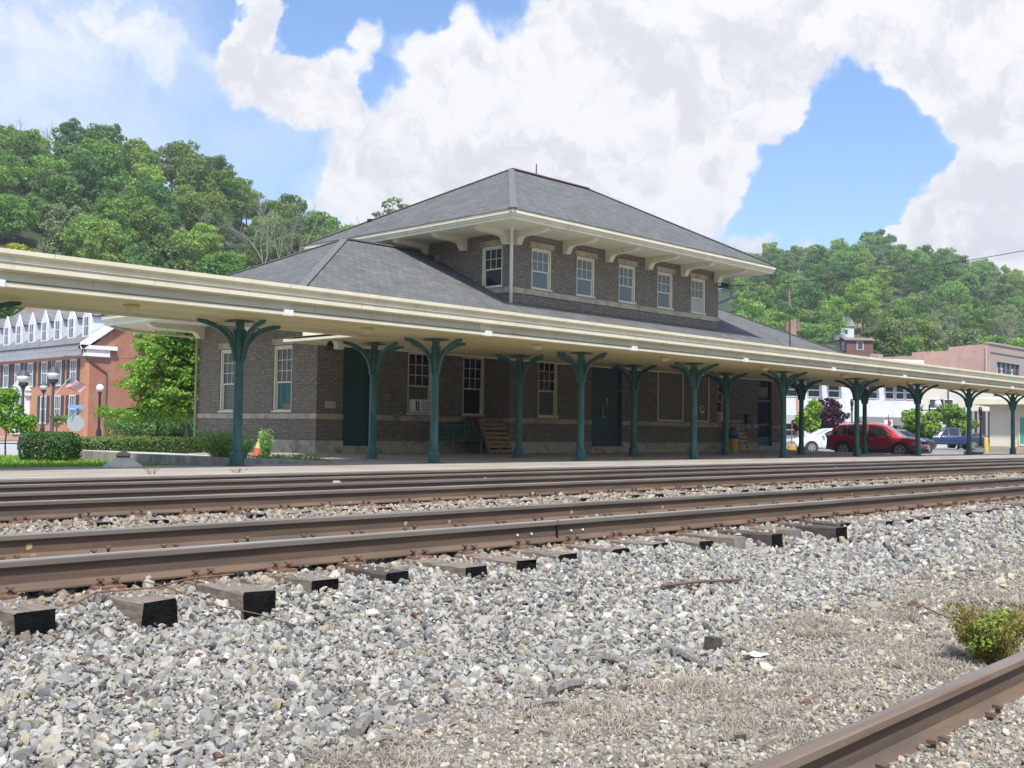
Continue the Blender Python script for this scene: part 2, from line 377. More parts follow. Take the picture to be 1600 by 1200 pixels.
def inview(P, mx=140, my=120):
    q = P-EYE; z = q@_F; z = np.where(z > .3, z, np.nan)
    x = 800+CF*(q@CRX)/z; y = 600-CF*(q@CUP)/z
    return (x > -mx) & (x < 1600+mx) & (y < 1200+my) & (y > 0)
def poisson_xy(x0, x1, y0, y1, s, r):                        # jittered hexagonal grid
    nx = int((x1-x0)/s)+1; ny = int((y1-y0)/(s*.866))+1
    gx, gy = np.meshgrid(np.arange(nx), np.arange(ny), indexing='ij')
    X = x0+(gx+.5*(gy % 2))*s+r.uniform(-.42, .42, gx.shape)*s; Y = y0+gy*s*.866+r.uniform(-.42, .42, gx.shape)*s
    return X.ravel(), Y.ravel()
def bound(X): return np.interp(X, [0, 2.35, 5.1, 7.2, 10.1, 13.3, 25], [3.62, 3.7, 3.68, 4.05, 4.36, 4.6, 5.2])+.10*np.sin(X*2.1)+.07*np.sin(X*5.3+1)
rockm = tintmat('crushed_stone', noise=55, amt=.6, bump=.7, bscale=130); rocksw = tintmat('tan_stone')
near_p = rock_protos(26, 2, 3); mid_p = rock_protos(22, 1, 5)
r_ = np.random.default_rng(21)
PP, SS = [], []
for layer in range(2):
    X, Y = poisson_xy(-2.5, 12, 3.2, 6.25, .043, r_)
    P = np.stack([X, Y, gz(X, Y)+layer*.012], -1); d = np.hypot(X, Y); bd = bound(X)
    keep = inview(P, 800, 260) & (Y > bd+r_.normal(size=len(X))*.16) & (d < 11) & (r_.random(len(X)) < (1 if layer == 0 else .42))
    P = P[keep]; s = np.exp(r_.normal(size=len(P))*.38)*.0232
    big = r_.random(len(P)) < .05; s[big] *= 1.5
    PP.append(P); SS.append(np.clip(s, .012, .048))
X, Y = poisson_xy(.6, 8, 3.3, 6.2, .025, r_); Pc = np.stack([X, Y, gz(X, Y)+.012], -1); kc = inview(Pc) & (Y > bound(X)) & (np.hypot(X, Y) < 6.6) & (r_.random(len(X)) < .5)
PP.append(Pc[kc]); SS.append(np.exp(r_.normal(size=kc.sum())*.35)*.011)
P = np.concatenate(PP); S = np.concatenate(SS); dd = np.hypot(P[:, 0], P[:, 1])
nr = (dd < 7.0) & inview(P, 60, 60)
allP = [(P[~nr], S[~nr])]
scatter('gravel', P[nr], S[nr], near_p, PAL, PWT, rockm, 31, label='pale grey crushed stone ballast', bright=.80)
# farther stones, larger spacing
PP, SS = [P[~nr]], [S[~nr]]
X, Y = poisson_xy(7, 42, 3.0, 6.25, .075, r_); P2 = np.stack([X, Y, gz(X, Y)], -1); d = np.hypot(X, Y)
k = inview(P2, 500, 200) & (d >= 11) & (Y > bound(X)+r_.normal(size=len(X))*.25); P2 = P2[k]; PP.append(P2); SS.append(np.exp(r_.normal(size=len(P2))*.3)*.040)
scatter('gravel', np.concatenate(PP), np.concatenate(SS), mid_p, PAL, PWT, rockm, 33, label='pale grey crushed stone ballast farther along the track', bright=.82)
# between the tracks: rust-tinted stones
PP, SS = [], []
for (y0, y1, s, x0, x1, pr) in ((6.3, 8.5, .07, -2.5, 26, .8), (8.55, 11.3, .062, -2, 32, 1), (11.4, 14.4, .085, -1, 38, .8), (14.4, 17.9, .12, 0, 48, .7)):
    X, Y = poisson_xy(x0, x1, y0, y1, s, r_); P2 = np.stack([X, Y, gz(X, Y)], -1); k = inview(P2, 800, 300) & (r_.random(len(X)) < pr); P2 = P2[k]
    PP.append(P2); SS.append(np.exp(r_.normal(size=len(P2))*.3)*s*.52)
scatter('gravel', np.concatenate(PP), np.concatenate(SS), mid_p, PALW, PWW, rocksw, 35, label='tan rust stained stones between the tracks', bright=.66)
# fine grit of the siding
PP, SS = [], []
for (sp, sz, x0, x1, dm, pr) in ((.024, .0118, 1.4, 9.5, 8.4, .8), (.05, .019, 6, 28, 40, .8), (.085, .021, .6, 14, 14, .16)):
    X, Y = poisson_xy(x0, x1, .6, 5.3, sp, r_); P2 = np.stack([X, Y, gz(X, Y)], -1); d = np.hypot(X, Y)
    k = inview(P2, 60 if sp < .04 else 500, 60) & (Y < bound(X)+.3+r_.normal(size=len(X))*.12) & (d < dm) & (np.abs(Y-fy(X)) > .075) & (r_.random(len(X)) < pr)
    if sp > .04 and sp < .08: k &= d > 8.0
    P2 = P2[k]; PP.append(P2); SS.append(np.exp(r_.normal(size=len(P2))*.38)*sz)
scatter('fine_gravel', np.concatenate(PP), np.concatenate(SS), mid_p, PAL*np.array([1.06, .985, .88]), PWT, rockm, 37, label='fine grey grit and chippings beside the siding', bright=.82, tilt=.6)

# ------------------------------------------------------------------ rails
RPROF = [(-.076, 0), (.076, 0), (.076, .011), (.030, .024), (.0095, .042), (.0095, .128), (.020, .138), (.0375, .146), (.0375, .176), (.030, .184), (.012, .1865), (-.012, .1865), (-.030, .184), (-.0375, .176), (-.0375, .146), (-.020, .138), (-.0095, .128), (-.0095, .042), (-.030, .024), (-.076, .011)]
RM = [0]*20
for i in (9, 10, 11): RM[i] = 1
for i in (6, 7, 8, 12, 13, 14): RM[i] = 2
def rail(label, yf, top, x0, x1, head, group='steel rails', paint=()):
    n = 2; t = thing('rail', label, 'rail', ((x0+x1)/2, yf((x0+x1)/2), top-.1865), group=group)
    b = MB(); b.prism(RPROF, lambda u, v, s: (s, yf(s)+u, top-.1865+v), x0, x1, RM)
    return t, b
for lab, y, top, head, xl in (('nearest of the main line rails, rusty web and bright running edge', 6.597, .073, rail_dull, 60), ('second main line rail with a shiny silver top', 8.102, .073, rail_head, 80),
                              ('third main line rail, brown web above rust stained stones', 11.424, .073, rail_dull, 110), ('fourth main line rail, shiny top close behind the third', 12.929, .073, rail_head, 110),
                              ('fifth main line rail, dull grey top before the platform', 16.10, -.012, rail_dull, 115), ('rusty rail farthest from the camera, against the platform edge', 17.60, -.012, rail_worn, 115)):
    t, b = rail(lab, lambda s, y=y: y, top, -14, xl, head)
    rl = b.build('rail_bar', [rust_side, head, head_side], t, bevel=0)
    if y < 7:
        for px in (808, 830, 892, 910):
            q = atY(px, 834-.06*(px-808), y-.011); MB().disc((q[0], y-.012, -.032), (0, -1, 0), .011, .008, 10).build('lit_bolt_hole', white_paint, t)  # pale discs stand in for daylight seen through the bolt holes
        q = atY(867, 835, y); MB().box((q[0]-.003, y-.0384, -.105), (q[0]+.003, y+.0384, .0742)).build('rail_joint', black_iron, t)
    if 8 < y < 9:
        ym = mat('yellow_crayon', (.50, .36, .14), (.24, .17, .09), rough=.9, scale=30, lo=.4, hi=.6)
        for px, py in ((45, 854), (634, 818), (702, 816), (893, 800), (1035, 792), (1331, 772)):
            q = atY(px, py, y-.011); MB().disc((q[0], y-.0098, q[2]), (0, -1, 0), .026 if px < 100 else .022, .002, 16).build('paint_mark', ym, t)
t, b = rail('rusty siding rail half buried in grit at the camera side', fy, -.287, -3, 30, rail_worn); b.build('rail_bar', [rust_side, rail_worn, mat('rusty_head_side', (.21, .155, .115), (.16, .105, .075), rough=.7, scale=6, stretch=(.2, 2, 2))], t)

# ------------------------------------------------------------------ sleepers with plates and spikes
def tie(y0, y1, x, ztop, h, dark, seed, w=.225):
    rr = np.random.default_rng(seed); b = MB(); ns = 12; k = 0
    prof = [(-w/2, -h), (w/2, -h), (w/2, -.012), (w/2-.012, 0), (-w/2+.012, 0), (-w/2, -.012)]; m = len(prof)
    for i in range(ns+1):
        y = y0+(y1-y0)*i/ns
        for u, v in prof:
            e = 1 if i in (0, ns) else .5
            b.v.append((u+rr.normal()*.0035*e, y+(rr.normal()*.008 if i in (0, ns) else 0), v+rr.normal()*.0035*e))
    for i in range(ns):
        for j in range(m):
            b.f.append([i*m+j, i*m+(j+1) % m, (i+1)*m+(j+1) % m, (i+1)*m+j]); b.m.append(0)
    b.f.append(list(range(m))[::-1]); b.m.append(1); b.f.append([ns*m+j for j in range(m)]); b.m.append(1)
    return b
plate_b = MB(); plate_b.box((-.095, -.165, 0), (.095, .165, .016)); plate_b.box((-.095, -.092, .016), (.095, -.078, .027)); plate_b.box((-.095, .078, .016), (.095, .092, .027))
spike_b = MB(); spike_b.box((-.009, -.009, 0), (.009, .009, .045)); spike_b.box((-.017, -.02, .045), (.017, .022, .062), jit=.002)
_pl = plate_b.build('tie_plate', rust_bright, bevel=.003); _sp = spike_b.build('spike', rust_side); PLATE, SPIKE = _pl.data, _sp.data
for o_ in (_pl, _sp): bpy.data.objects.remove(o_)
ZT = -.1335
def put_tie(x, ya, yb, rails, label, group, mats, seed, tilt=0, spikes=True, ztop=ZT, h=.18):
    t = thing('railway_tie', label, 'railway tie', (x, (ya+yb)/2, ztop), 0, group); t.rotation_euler.z = tilt
    b = tie(ya-(ya+yb)/2, yb-(ya+yb)/2, 0, 0, h, False, seed); b.build('beam', mats, t, local=True)
    for ry in rails:
        p = link('tie_plate', PLATE, t); p.location = (0, ry-(ya+yb)/2, .001)
        if spikes:
            for sx, sy, up in ((-.055, -.118, random.uniform(0, .012)), (.055, -.112, random.choice((0, 0, .02))), (-.03, .115, 0)):
                s = link('spike', SPIKE, p); s.location = (sx, sy, .002+up); s.rotation_euler = (random.uniform(-.12, .12), random.uniform(-.12, .12), 0 if sy < 0 else PI)
rt = random.Random(5); TX = []
look = {0: 'weathered tie with a jet black end', 1: 'dark brown weathered tie with a black end', 2: 'weathered tie with a pale grey sawn end'}
for i in range(38):
    x = (.65, 1.28, 1.92, 2.64, 3.27, 3.93, 4.52, 5.15, 5.81, 6.35, 6.98)[i]-.115 if i < 11 else 6.98+.61*(i-10)-.115+rt.uniform(-.05, .05)
    kind = 2 if i in (14, 16) else (1 if i in (15, 17, 18) or rt.random() < .2 else 0)
    TX.append(x)
    ms = [tie_wood if kind != 1 else tie_wood_dark, tie_grey_end if kind == 2 else creosote]
    put_tie(x, 5.9+rt.uniform(-.1, .09)-(.14 if i in (15, 17) else 0), 8.65, (6.597, 8.102), f'{look[kind]}, {nth(i)} from the left along the near track', 'ties of the near track', ms, i, rt.uniform(-.02, .02))
_n = 900; _tx = np.array(TX)[r_.integers(0, len(TX), _n)]+r_.uniform(-.1, .1, _n); _ty = 6.02+.48*r_.random(_n)**.7
scatter('gravel', np.stack([_tx, _ty, np.full(_n, ZT-.004)], -1), np.exp(r_.normal(size=_n)*.35)*.0165, mid_p, np.concatenate([PAL, PALW]), np.concatenate([PWT, PWW*.5]), rockm, 39, label='loose stones lying on the tie tops', bright=.8)
for i in range(52):
    x = 3.3+.632*i+rt.uniform(-.05, .05)
    put_tie(x, 10.85+rt.uniform(-.12, .1), 13.55, (11.424, 12.929), f'{nth(i)} tie from the left along the second track, its black end among tan stones', 'ties of the second track', [tie_wood_dark if rt.random() < .4 else tie_wood, creosote], 100+i, rt.uniform(-.02, .02), spikes=i < 30, h=.1)
for i in range(10):
    x = 2.1+.66*i
    put_tie(x, fy(x)-1.95, fy(x)+.55, (fy(x),), f'half buried siding tie, {nth(i)} from the camera side', 'ties of the siding', [tie_wood_dark, tie_wood_dark], 200+i, rt.uniform(-.03, .03), h=.12, spikes=True, ztop=-.494)
# ------------------------------------------------------------------ platform
b = MB(); b.box((-16, 18.0, -.6), (49.9, 26.86, 0)); 
P_ = MB()
def pz(Y): return -.035+.011*(Y-18)
pl_poly = [(18.0, -.6), (18.0, -.035), (28.6, pz(28.6)), (28.6, -.6)]
P_.prism([(18.0, -.6), (18.0, -.035), (21.72, pz(21.72)), (21.72, -.6)], lambda u, v, s: (s, u, v), -16, 150)
P_.prism([(21.72, -.6), (21.72, pz(21.72)), (28.6, pz(28.6)), (28.6, -.6)], lambda u, v, s: (s, u, v), 16.2, 49.9)
tag(P_.build('platform', concrete), kind='structure')
E_ = MB(); E_.box((-16, 17.94, -.32), (150, 18.26, -.012)); tag(E_.build('platform_edge', mat('pale_edge_concrete', (.46, .43, .38), (.38, .35, .30), rough=.9, scale=1.4, stretch=(.5, 1, 1), bump=.3, bscale=50)), kind='structure')
pad_m = mat('pad_concrete', (.55, .53, .46), (.47, .45, .385), rough=.95, scale=1.2, bump=.3, bscale=40, dirt=((.22, .20, .15), .9, .5, .5))
b = MB(); b.face([(12.5, 21.74, .2), (16.2, 21.74, .045), (16.2, 29.8, .06), (12.6, 29.0, .2)]); tag(b.build('path', pad_m), None, None, kind='structure')
b = MB(); b.prism([(21.74, -.5), (27.9, -.5), (27.9, .2), (21.74, .2)], lambda u, v, s: (s, u, v), 12.28, 12.5)
b.prism([(12.5, -.5), (16.2, -.5), (16.2, .045), (12.5, .2)], lambda u, v, s: (u, s, v), 21.735, 21.95)
o = b.build('retaining_wall', conc_old); tag(o, 'low stained concrete retaining wall beside the lawn', 'retaining wall')

# ------------------------------------------------------------------ the station
XL, XR, UL, UR, YF, YB, YR = 20.2, 48.04, 27.6, 40.65, 28.0, 26.86, 35.04
ST = thing('station_building', 'two storey brown brick railway station under grey hipped roofs', 'station', ((XL+XR)/2, 31.0, 0))
def wall_holes(b, ax, plane, u0, u1, z0, z1, holes, depth, m=0, mr=None):
    """wall on plane x/y = plane with rectangular openings and their reveals (depth inwards)"""
    us = sorted({u0, u1, *[q for h in holes for q in h[:2]]}); zs = sorted({z0, z1, *[q for h in holes for q in h[2:4]]})
    P = (lambda u, z, d=0: (u, plane+d, z)) if ax == 'Y' else (lambda u, z, d=0: (plane+d, u, z))
    for i in range(len(us)-1):
        for j in range(len(zs)-1):
            uc, zc = (us[i]+us[i+1])/2, (zs[j]+zs[j+1])/2
            if any(h[0] < uc < h[1] and h[2] < zc < h[3] for h in holes): continue
            b.face([P(us[i], zs[j]), P(us[i+1], zs[j]), P(us[i+1], zs[j+1]), P(us[i], zs[j+1])], m)
    for h in holes:
        a, c, z_, w = h[:4]
        for p0, p1 in (((a, z_), (a, w)), ((a, w), (c, w)), ((c, w), (c, z_)), ((c, z_), (a, z_))):
            b.face([P(*p0), P(*p1), P(*p1, depth), P(*p0, depth)], m if mr is None else mr)
LW = (1.34, 3.50)
front_l = [(21.22, 22.36, .30, 3.42), (23.89, 25.02, *LW), (26.43, 27.50, *LW)]
bay = [(29.10, 30.16, *LW), (32.08, 33.95, .31, 3.42), (36.28, 38.08, *LW), (38.78, 40.0, *LW)]
front_r = [(41.9, 42.95, *LW), (45.78, 47.06, .31, 3.42)]
west = [(29.35, 30.40, *LW), (32.62, 33.66, *LW)]
east = [(29.4, 30.4, *LW), (32.6, 33.6, *LW)]
UZ = (5.96, 7.48)
ucs = [29.20, 31.68, 34.22, 36.75, 39.14]
up_f = [(c-.54, c+.54, *UZ) for c in ucs]
up_w = [(27.30, 28.36, *UZ), (33.4, 34.46, *UZ)]
b = MB(); WD = .13
wall_holes(b, 'Y', YF, XL, UL, 0, 4.5, front_l, WD); wall_holes(b, 'X', UL, YB, YF, 0, 4.5, [], WD)
wall_holes(b, 'Y', YB, UL, UR, 0, 4.5, bay, WD); wall_holes(b, 'X', UR, YB, YF, 0, 4.5, [], WD)
wall_holes(b, 'Y', YF, UR, XR, 0, 4.5, front_r, WD)
wall_holes(b, 'X', XL, YF, YR, 0, 4.5, west, WD); wall_holes(b, 'X', XR, YF, YR, 0, 4.5, [], -WD); wall_holes(b, 'Y', YR, XL, XR, 0, 4.5, [], -WD)
b.build('wall', brick_dark, ST)
b = MB()
wall_holes(b, 'Y', YB, UL, UR, 4.6, 7.98, up_f, WD); wall_holes(b, 'X', UL, YB, YR, 4.6, 7.98, up_w, WD)
wall_holes(b, 'X', UR, YB, YR, 4.6, 7.98, [], -WD); wall_holes(b, 'Y', YR, UL, UR, 4.6, 7.98, [], -WD)
b.build('upper_wall', brick_dark, ST)
def runs(b, ax, plane, u0, u1, z0, z1, out, skip=()):        # proud band on a wall, cut at openings
    cuts = sorted([u0, u1]+[q for s in skip for q in s])
    segs = [(cuts[i], cuts[i+1]) for i in range(0, len(cuts), 2)]
    for a, c in segs:
        if c-a < .01: continue
        if ax == 'Y': b.box((a, plane-out, z0), (c, plane+.02, z1))
        else: b.box((plane-out, a, z0), (plane+.02, c, z1))
d1 = [(21.22, 22.36)]; d2 = [(32.08, 33.95)]; d3 = [(45.78, 47.06)]
belt = MB(); basem = MB()
for bb, z0, z1, out in ((belt, 1.135, 1.30, .035), (basem, 0, .46, .06)):
    runs(bb, 'Y', YF, XL-out, UL-out-.003, z0, z1, out, d1); runs(bb, 'X', UL, YB-out, YF+.004, z0, z1, out)
    runs(bb, 'Y', YB, UL-out+.003, UR+out, z0, z1, out+.003, d2); runs(bb, 'Y', YF, UR+.02, XR+out, z0, z1, out, d3)
    runs(bb, 'X', XL, YF-out+.003, YR+out, z0, z1, out+.003)
bsj = MB()
belt.build('belt_course', stone, ST); basem.build('stone_base', stone, ST, bevel=.01)
for q in (21.22, 32.08, 45.78):
    pass
b = MB(); b.box((21.1, YF-.1, 0), (22.48, YF+.12, .30)); b.box((31.98, YB-.12, 0), (34.05, YB+.12, .305)); b.box((45.7, YF-.1, 0), (47.14, YF+.12, .305)); b.build('door_sill', stone, ST, bevel=.01)
ub = MB(); runs(ub, 'Y', YB, UL-.035, UR+.035, 5.74, 5.93, .038); runs(ub, 'X', UL, YB-.032, YR, 5.74, 5.93, .035); ub.build('upper_belt_course', stone, ST)
for h in front_l[1:]+bay[:1]+bay[2:]+front_r[:1]:
    p = YB if h in bay else YF; lint = MB(); lint.box((h[0]-.09, p-.03, 3.52), (h[1]+.09, p+.1, 3.72)); lint.build('lintel', stone, ST, bevel=.008)
for h in west: lint = MB(); lint.box((XL-.03, h[0]-.09, 3.52), (XL+.1, h[1]+.09, 3.72)); lint.build('lintel', stone, ST, bevel=.008)
for h in up_f: lint = MB(); lint.box((h[0]-.1, YB-.03, 7.49), (h[1]+.1, YB+.1, 7.68)); lint.build('lintel', stone, ST, bevel=.008)
for h in up_w: lint = MB(); lint.box((UL-.03, h[0]-.1, 7.49), (UL+.1, h[1]+.1, 7.68)); lint.build('lintel', stone, ST, bevel=.008)

def window(parent, ax, plane, h, rows, cols=3, panes=(glass_dark, glass_dark), split=.55, fr=cream, sgn=1, label=None, single=False, ac=False):
    a, c, z0, z1 = h[:4]
    def B(b, u0, u1, q0, q1, d0, d1):
        d0, d1 = sgn*d0, sgn*d1
        if ax == 'Y': b.box((u0, plane+d0, q0), (u1, plane+d1, q1))
        else: b.box((plane+d0, u0, q0), (plane+d1, u1, q1))
    f = MB(); w = .075
    B(f, a, a+w, z0, z1, .03, .15); B(f, c-w, c, z0, z1, .03, .15); B(f, a+w, c-w, z1-w, z1, .032, .15); B(f, a-.03, c+.03, z0-.0, z0+.06, -.03, .15)
    win = f.build('window', fr, parent, bevel=.004)
    if label: win['label'] = label
    zm = z0+.06+(z1-w-z0-.06)*(1-split)
    u0, u1 = a+w, c-w; s = .045
    st = MB()
    for (q0, q1, d0) in ((zm-.02, z1-w, .075), (z0+.06, zm+.025, .105)):
        B(st, u0, u0+s, q0, q1, d0, d0+.035); B(st, u1-s, u1, q0, q1, d0, d0+.035); B(st, u0+s, u1-s, q1-s, q1, d0+.001, d0+.034); B(st, u0+s, u1-s, q0, q0+s, d0+.001, d0+.034)
    if rows and cols:
        for k in range(1, cols): uu = u0+s+(u1-u0-2*s)*k/cols; B(st, uu-.011, uu+.011, zm+.025, z1-w-s, .078, .108)
        for k in range(1, rows): zz = zm+.025+(z1-w-s-zm-.025)*k/rows; B(st, u0+s, u1-s, zz-.011, zz+.011, .079, .107)
    st.build('sash', fr, win)
    for (q0, q1, d0, g) in ((zm+.0, z1-w-.01, .095, panes[0]), (z0+.07, zm, .125, panes[1])):
        p = MB(); B(p, u0+.01, u1-.01, q0, q1, d0, d0+.006); p.build('pane', g, win)
    return win
def ac_unit(parent, ax, plane, u0, u1, z0, z1, out):
    b = MB(); b.box((u0, plane-out, z0), (u1, plane+.1, z1)); o = b.build('air_conditioner', white_paint, parent, bevel=.012)
    v = MB()
    for k in range(7): zz = z0+.05+(z1-z0-.1)*k/6.5; v.box((u0+(u1-u0)*.36, plane-out-.004, zz), (u1-.03, plane-out+.01, zz+.022))
    v.build('grille', dark_metal, o)
    v = MB(); v.box((u0+.05, plane-out-.005, z0+.05), (u0+(u1-u0)*.13, plane-out+.01, z1-.05)); v.box((u0+(u1-u0)*.17, plane-out-.005, z0+.05), (u0+(u1-u0)*.24, plane-out+.01, z1-.05)); v.build('vent', black_iron, o)
    return o
w1 = window(ST, 'Y', YF, front_l[1], 3, panes=(glass_dark, glass_blind)); ac_unit(w1, 'Y', YF, 24.02, 24.92, 1.42, 1.86, .22)
window(ST, 'Y', YF, front_l[2], 3); window(ST, 'Y', YB, bay[0], 3, panes=(glass_dark, glass_blind))
wr = window(ST, 'Y', YF, front_r[0], 3); ac_unit(wr, 'Y', YF, 42.0, 42.85, 1.42, 1.84, .3)
window(ST, 'X', XL, west[0], 3, panes=(glass_dark, teal_cloth)); window(ST, 'X', XL, west[1], 3, panes=(glass_dark, glass_blind))
box_ = MB(); box_.box((XL+.105, 29.5, 1.43), (XL+.12, 29.95, 1.62)); box_.build('cardboard_box', simple('cardboard', (.30, .19, .10), .8), ST)
for k, h in enumerate(up_f): window(ST, 'Y', YB, h, 2, panes=(glass_sky, glass_sky if k != 4 else simple('net_curtain', (.42, .43, .42), .5)), label=None)
window(ST, 'X', UL, up_w[0], 2); window(ST, 'X', UL, up_w[1], 2)
# boarded windows
board_m = mat('olive_board', (.17, .165, .115), (.13, .125, .09), rough=.7, scale=3, stretch=(2, 1, .5), dirt=((.23, .22, .16), 2, .55, .5))
for h in bay[2:]:
    b = MB(); w = .06; a, c, z0, z1 = h
    b.box((a, YB-.01, z0), (a+w, YB+.1, z1)); b.box((c-w, YB-.01, z0), (c, YB+.1, z1)); b.box((a+w, YB-.008, z0), (c-w, YB+.1, z0+w)); b.box((a+w, YB-.008, z1-w), (c-w, YB+.1, z1))
    o = b.build('boarded_window', cream, ST); b = MB(); b.box((a+w, YB+.03, z0+w), (c-w, YB+.06, z1-w)); b.build('board', board_m, o)
    if a > 38.5:
        b = MB(); b.disc((39.52, YB+.029, 1.9), (0, -1, 0), .17, .004, 24); s = b.build('round_notice', simple('notice_cream', (.62, .52, .40), .6), o)
        b = MB(); b.disc((39.52, YB+.024, 1.92), (0, -1, 0), .11, .003, 20); b.build('notice_emblem', simple('notice_red', (.30, .10, .07), .6), o)
        b = MB(); b.box((39.42, YB+.02, 1.72), (39.62, YB+.028, 1.77)); b.build('notice_strip', white_paint, o)
def door(parent, h, plane, m, panels, glass=None, split=None):
    a, c, z0, z1 = h; f = MB(); w = .07
    f.box((a, plane+.04, z0), (a+w, plane+.16, z1)); f.box((c-w, plane+.04, z0), (c, plane+.16, z1)); f.box((a+w, plane+.042, z1-w), (c-w, plane+.16, z1)); f.box((a+w, plane+.042, 2.42), (c-w, plane+.16, 2.52))
    d = f.build('door', m, parent); l = MB(); l.box((a+w, plane+.09, z0), (c-w, plane+.13, 2.42)); lf = l.build('door_leaf', m, d)
    p = MB()
    for q0, q1 in panels:
        k = 2 if c-a < 1.5 else 4
        for i in range(k):
            u0 = a+w+.08+(c-a-2*w-.08)*i/k; u1 = a+w+(c-a-2*w-.08)*(i+1)/k; p.box((u0, plane+.078, q0), (u1, plane+.1, q1))
    if panels: p.build('door_panel', m, lf, bevel=.008)
    t_ = MB(); t_.box((a+w, plane+.11, 2.52), (c-w, plane+.125, z1-w)); t_.build('transom', glass or m, d)
    return d, lf
dA, lA = door(ST, front_l[0], YF, green_door, ((.42, .75), (.85, 1.35), (1.5, 2.3)))
b = MB(); b.tube([(22.2, YF+.03, 1.35), (22.2, YF+.09, 1.35)], .03, 10); b.tube([(22.08, YF+.03, 1.35), (22.2, YF+.03, 1.35)], .012, 8); b.build('handle', dark_metal, lA)
dB, lB = door(ST, bay[1], YB, green_door, ())
chrome = simple('bright_steel', (.55, .56, .56), .3, .8)
b = MB(); b.obox((32.83, YB+.06, 1.42), (32.83, YB+.06, 1.72), .03, .03); b.obox((32.83, YB+.05, 1.45), (33.02, YB+.05, 1.42), .03, .03); b.build('handle', chrome, lB)
for z in (1.98, 2.12): MB().disc((33.12, YB+.085, z), (0, -1, 0), .045, .01, 12).build('lock', chrome, lB)
a, c = front_r[1][:2]
f = MB()
for u0, u1 in ((a, a+.07), (c-.07, c)): f.box((u0, YF+.04, .305), (u1, YF+.16, 3.42))
f.box((a+.07, YF+.042, 2.4), (c-.07, YF+.16, 2.52)); dC = f.build('door', green_door, ST)
l = MB(); l.box((a+.07, YF+.09, .31), (c-.07, YF+.13, .72)); l.box((a+.07, YF+.09, 1.25), (c-.07, YF+.13, 1.36)); lC = l.build('door_leaf', mat('teal_door', (.05, .15, .15), rough=.5), dC)
p = MB(); p.box((a+.07, YF+.11, .72), (c-.07, YF+.12, 2.4)); p.box((a+.07, YF+.11, 2.52), (c-.07, YF+.12, 3.42)); p.build('pane', glass_dark, lC)
MB().box((20.53, YF-.02, 1.48), (20.93, YF+.02, 1.70)).build('plaque', mat('old_plaque', (.48, .45, .33), (.40, .37, .27)), ST, bevel=.005)
b = MB(); b.box((44.66, YF-.16, 1.36), (45.1, YF+.02, 1.74)); b.prism([(-.16, 1.74), (.02, 1.74), (.02, 1.80)], lambda u, v, s: (s, YF+u, v), 44.65, 45.11); b.build('letter_box', black_iron, ST)

# roofs -------------------------------------------------------------
def hip_roof(x0, x1, y0, y1, ze, xa, xb, yc, zr, name, capm, holes=None):
    A, B_, C_, D = (x0, y0, ze), (x1, y0, ze), (x1, y1, ze), (x0, y1, ze); E, F_ = (xa, yc, zr), (xb, yc, zr)
    b = MB(); b.face([A, B_, F_, E]); b.face([B_, C_, F_]); b.face([C_, D, E, F_]); b.face([D, A, E]); b.face([A, D, C_, B_])
    o = b.build(name, shingle, ST)
    c = MB()
    for p, q in ((A, E), (D, E), (B_, F_), (C_, F_)): c = MB(); c.obox(Vector(p)+Vector((0, 0, .012)), Vector(q)+Vector((0, 0, .012)), .24, .03); c.build('hip_cap', ridge_m, o)
    c = MB(); c.obox(Vector(E)+Vector((0, 0, .02)), Vector(F_)+Vector((0, 0, .02)), .26, .05); c.build('ridge_cap', capm, o)
    return o
LX0, LX1, LY0, LY1, LZ = 17.72, 50.52, 25.45, 37.55, 4.70
UX0, UX1, UY0, UY1, UZE = 25.80, 42.45, 25.06, 36.84, 8.20
hip_roof(LX0-.03, LX1+.03, LY0-.03, LY1+.03, LZ+.01, 23.8, 44.44, 31.5, 7.62, 'roof', ridge_m)
ur = hip_roof(UX0-.03, UX1+.03, UY0-.03, UY1+.03, UZE+.012, 31.72, 36.53, 30.95, 11.50, 'upper_roof', ridge_red)
q = atY(838, 272, 30.95); MB().tube([(q[0], 30.95, 11.45), (q[0], 30.95, 12.0)], .025, 8).build('lightning_rod', dark_metal, ur)
q = atX(578, 359, 27.2); MB().lathe([(.09, -.1), (.09, .25), (.12, .25), (.12, .32)], (27.6, q[1]*27.6/27.2, 9.0), 12).build('vent_pipe', black_iron, ur)
def eave(x0, x1, y0, y1, zt, depth, name, in_):
    f = MB()                                                  # stepped fascia: crown, frieze
    for o_, a_, c_ in ((0, zt-.12, zt), (.05, zt-.20, zt-.12), (.09, zt-depth, zt-.20)):
        f.box((x0+o_, y0+o_, a_), (x1-o_, y0+o_+.05, c_)); f.box((x0+o_, y1-o_-.05, a_), (x1-o_, y1-o_, c_))
        f.box((x0+o_, y0+o_+.05, a_), (x0+o_+.05, y1-o_-.05, c_)); f.box((x1-o_-.05, y0+o_+.05, a_), (x1-o_, y1-o_-.05, c_))
    o = f.build(name, cream, ST)
    return o
eave(LX0, LX1, LY0, LY1, LZ, .34, 'eave_fascia', 0); eave(UX0, UX1, UY0, UY1, UZE, .30, 'upper_eave_fascia', 0)
cream_soffit = mat('cream_soffit', (.74, .70, .52), (.69, .65, .47), rough=.6, scale=1.5)
MB().box((LX0+.12, LY0+.12, LZ-.33), (LX1-.12, LY1-.12, LZ-.30)).build('soffit', cream_soffit, ST)
MB().box((UX0+.12, UY0+.12, UZE-.29), (UX1-.12, UY1-.12, UZE-.26)).build('upper_soffit', cream_soffit, ST)
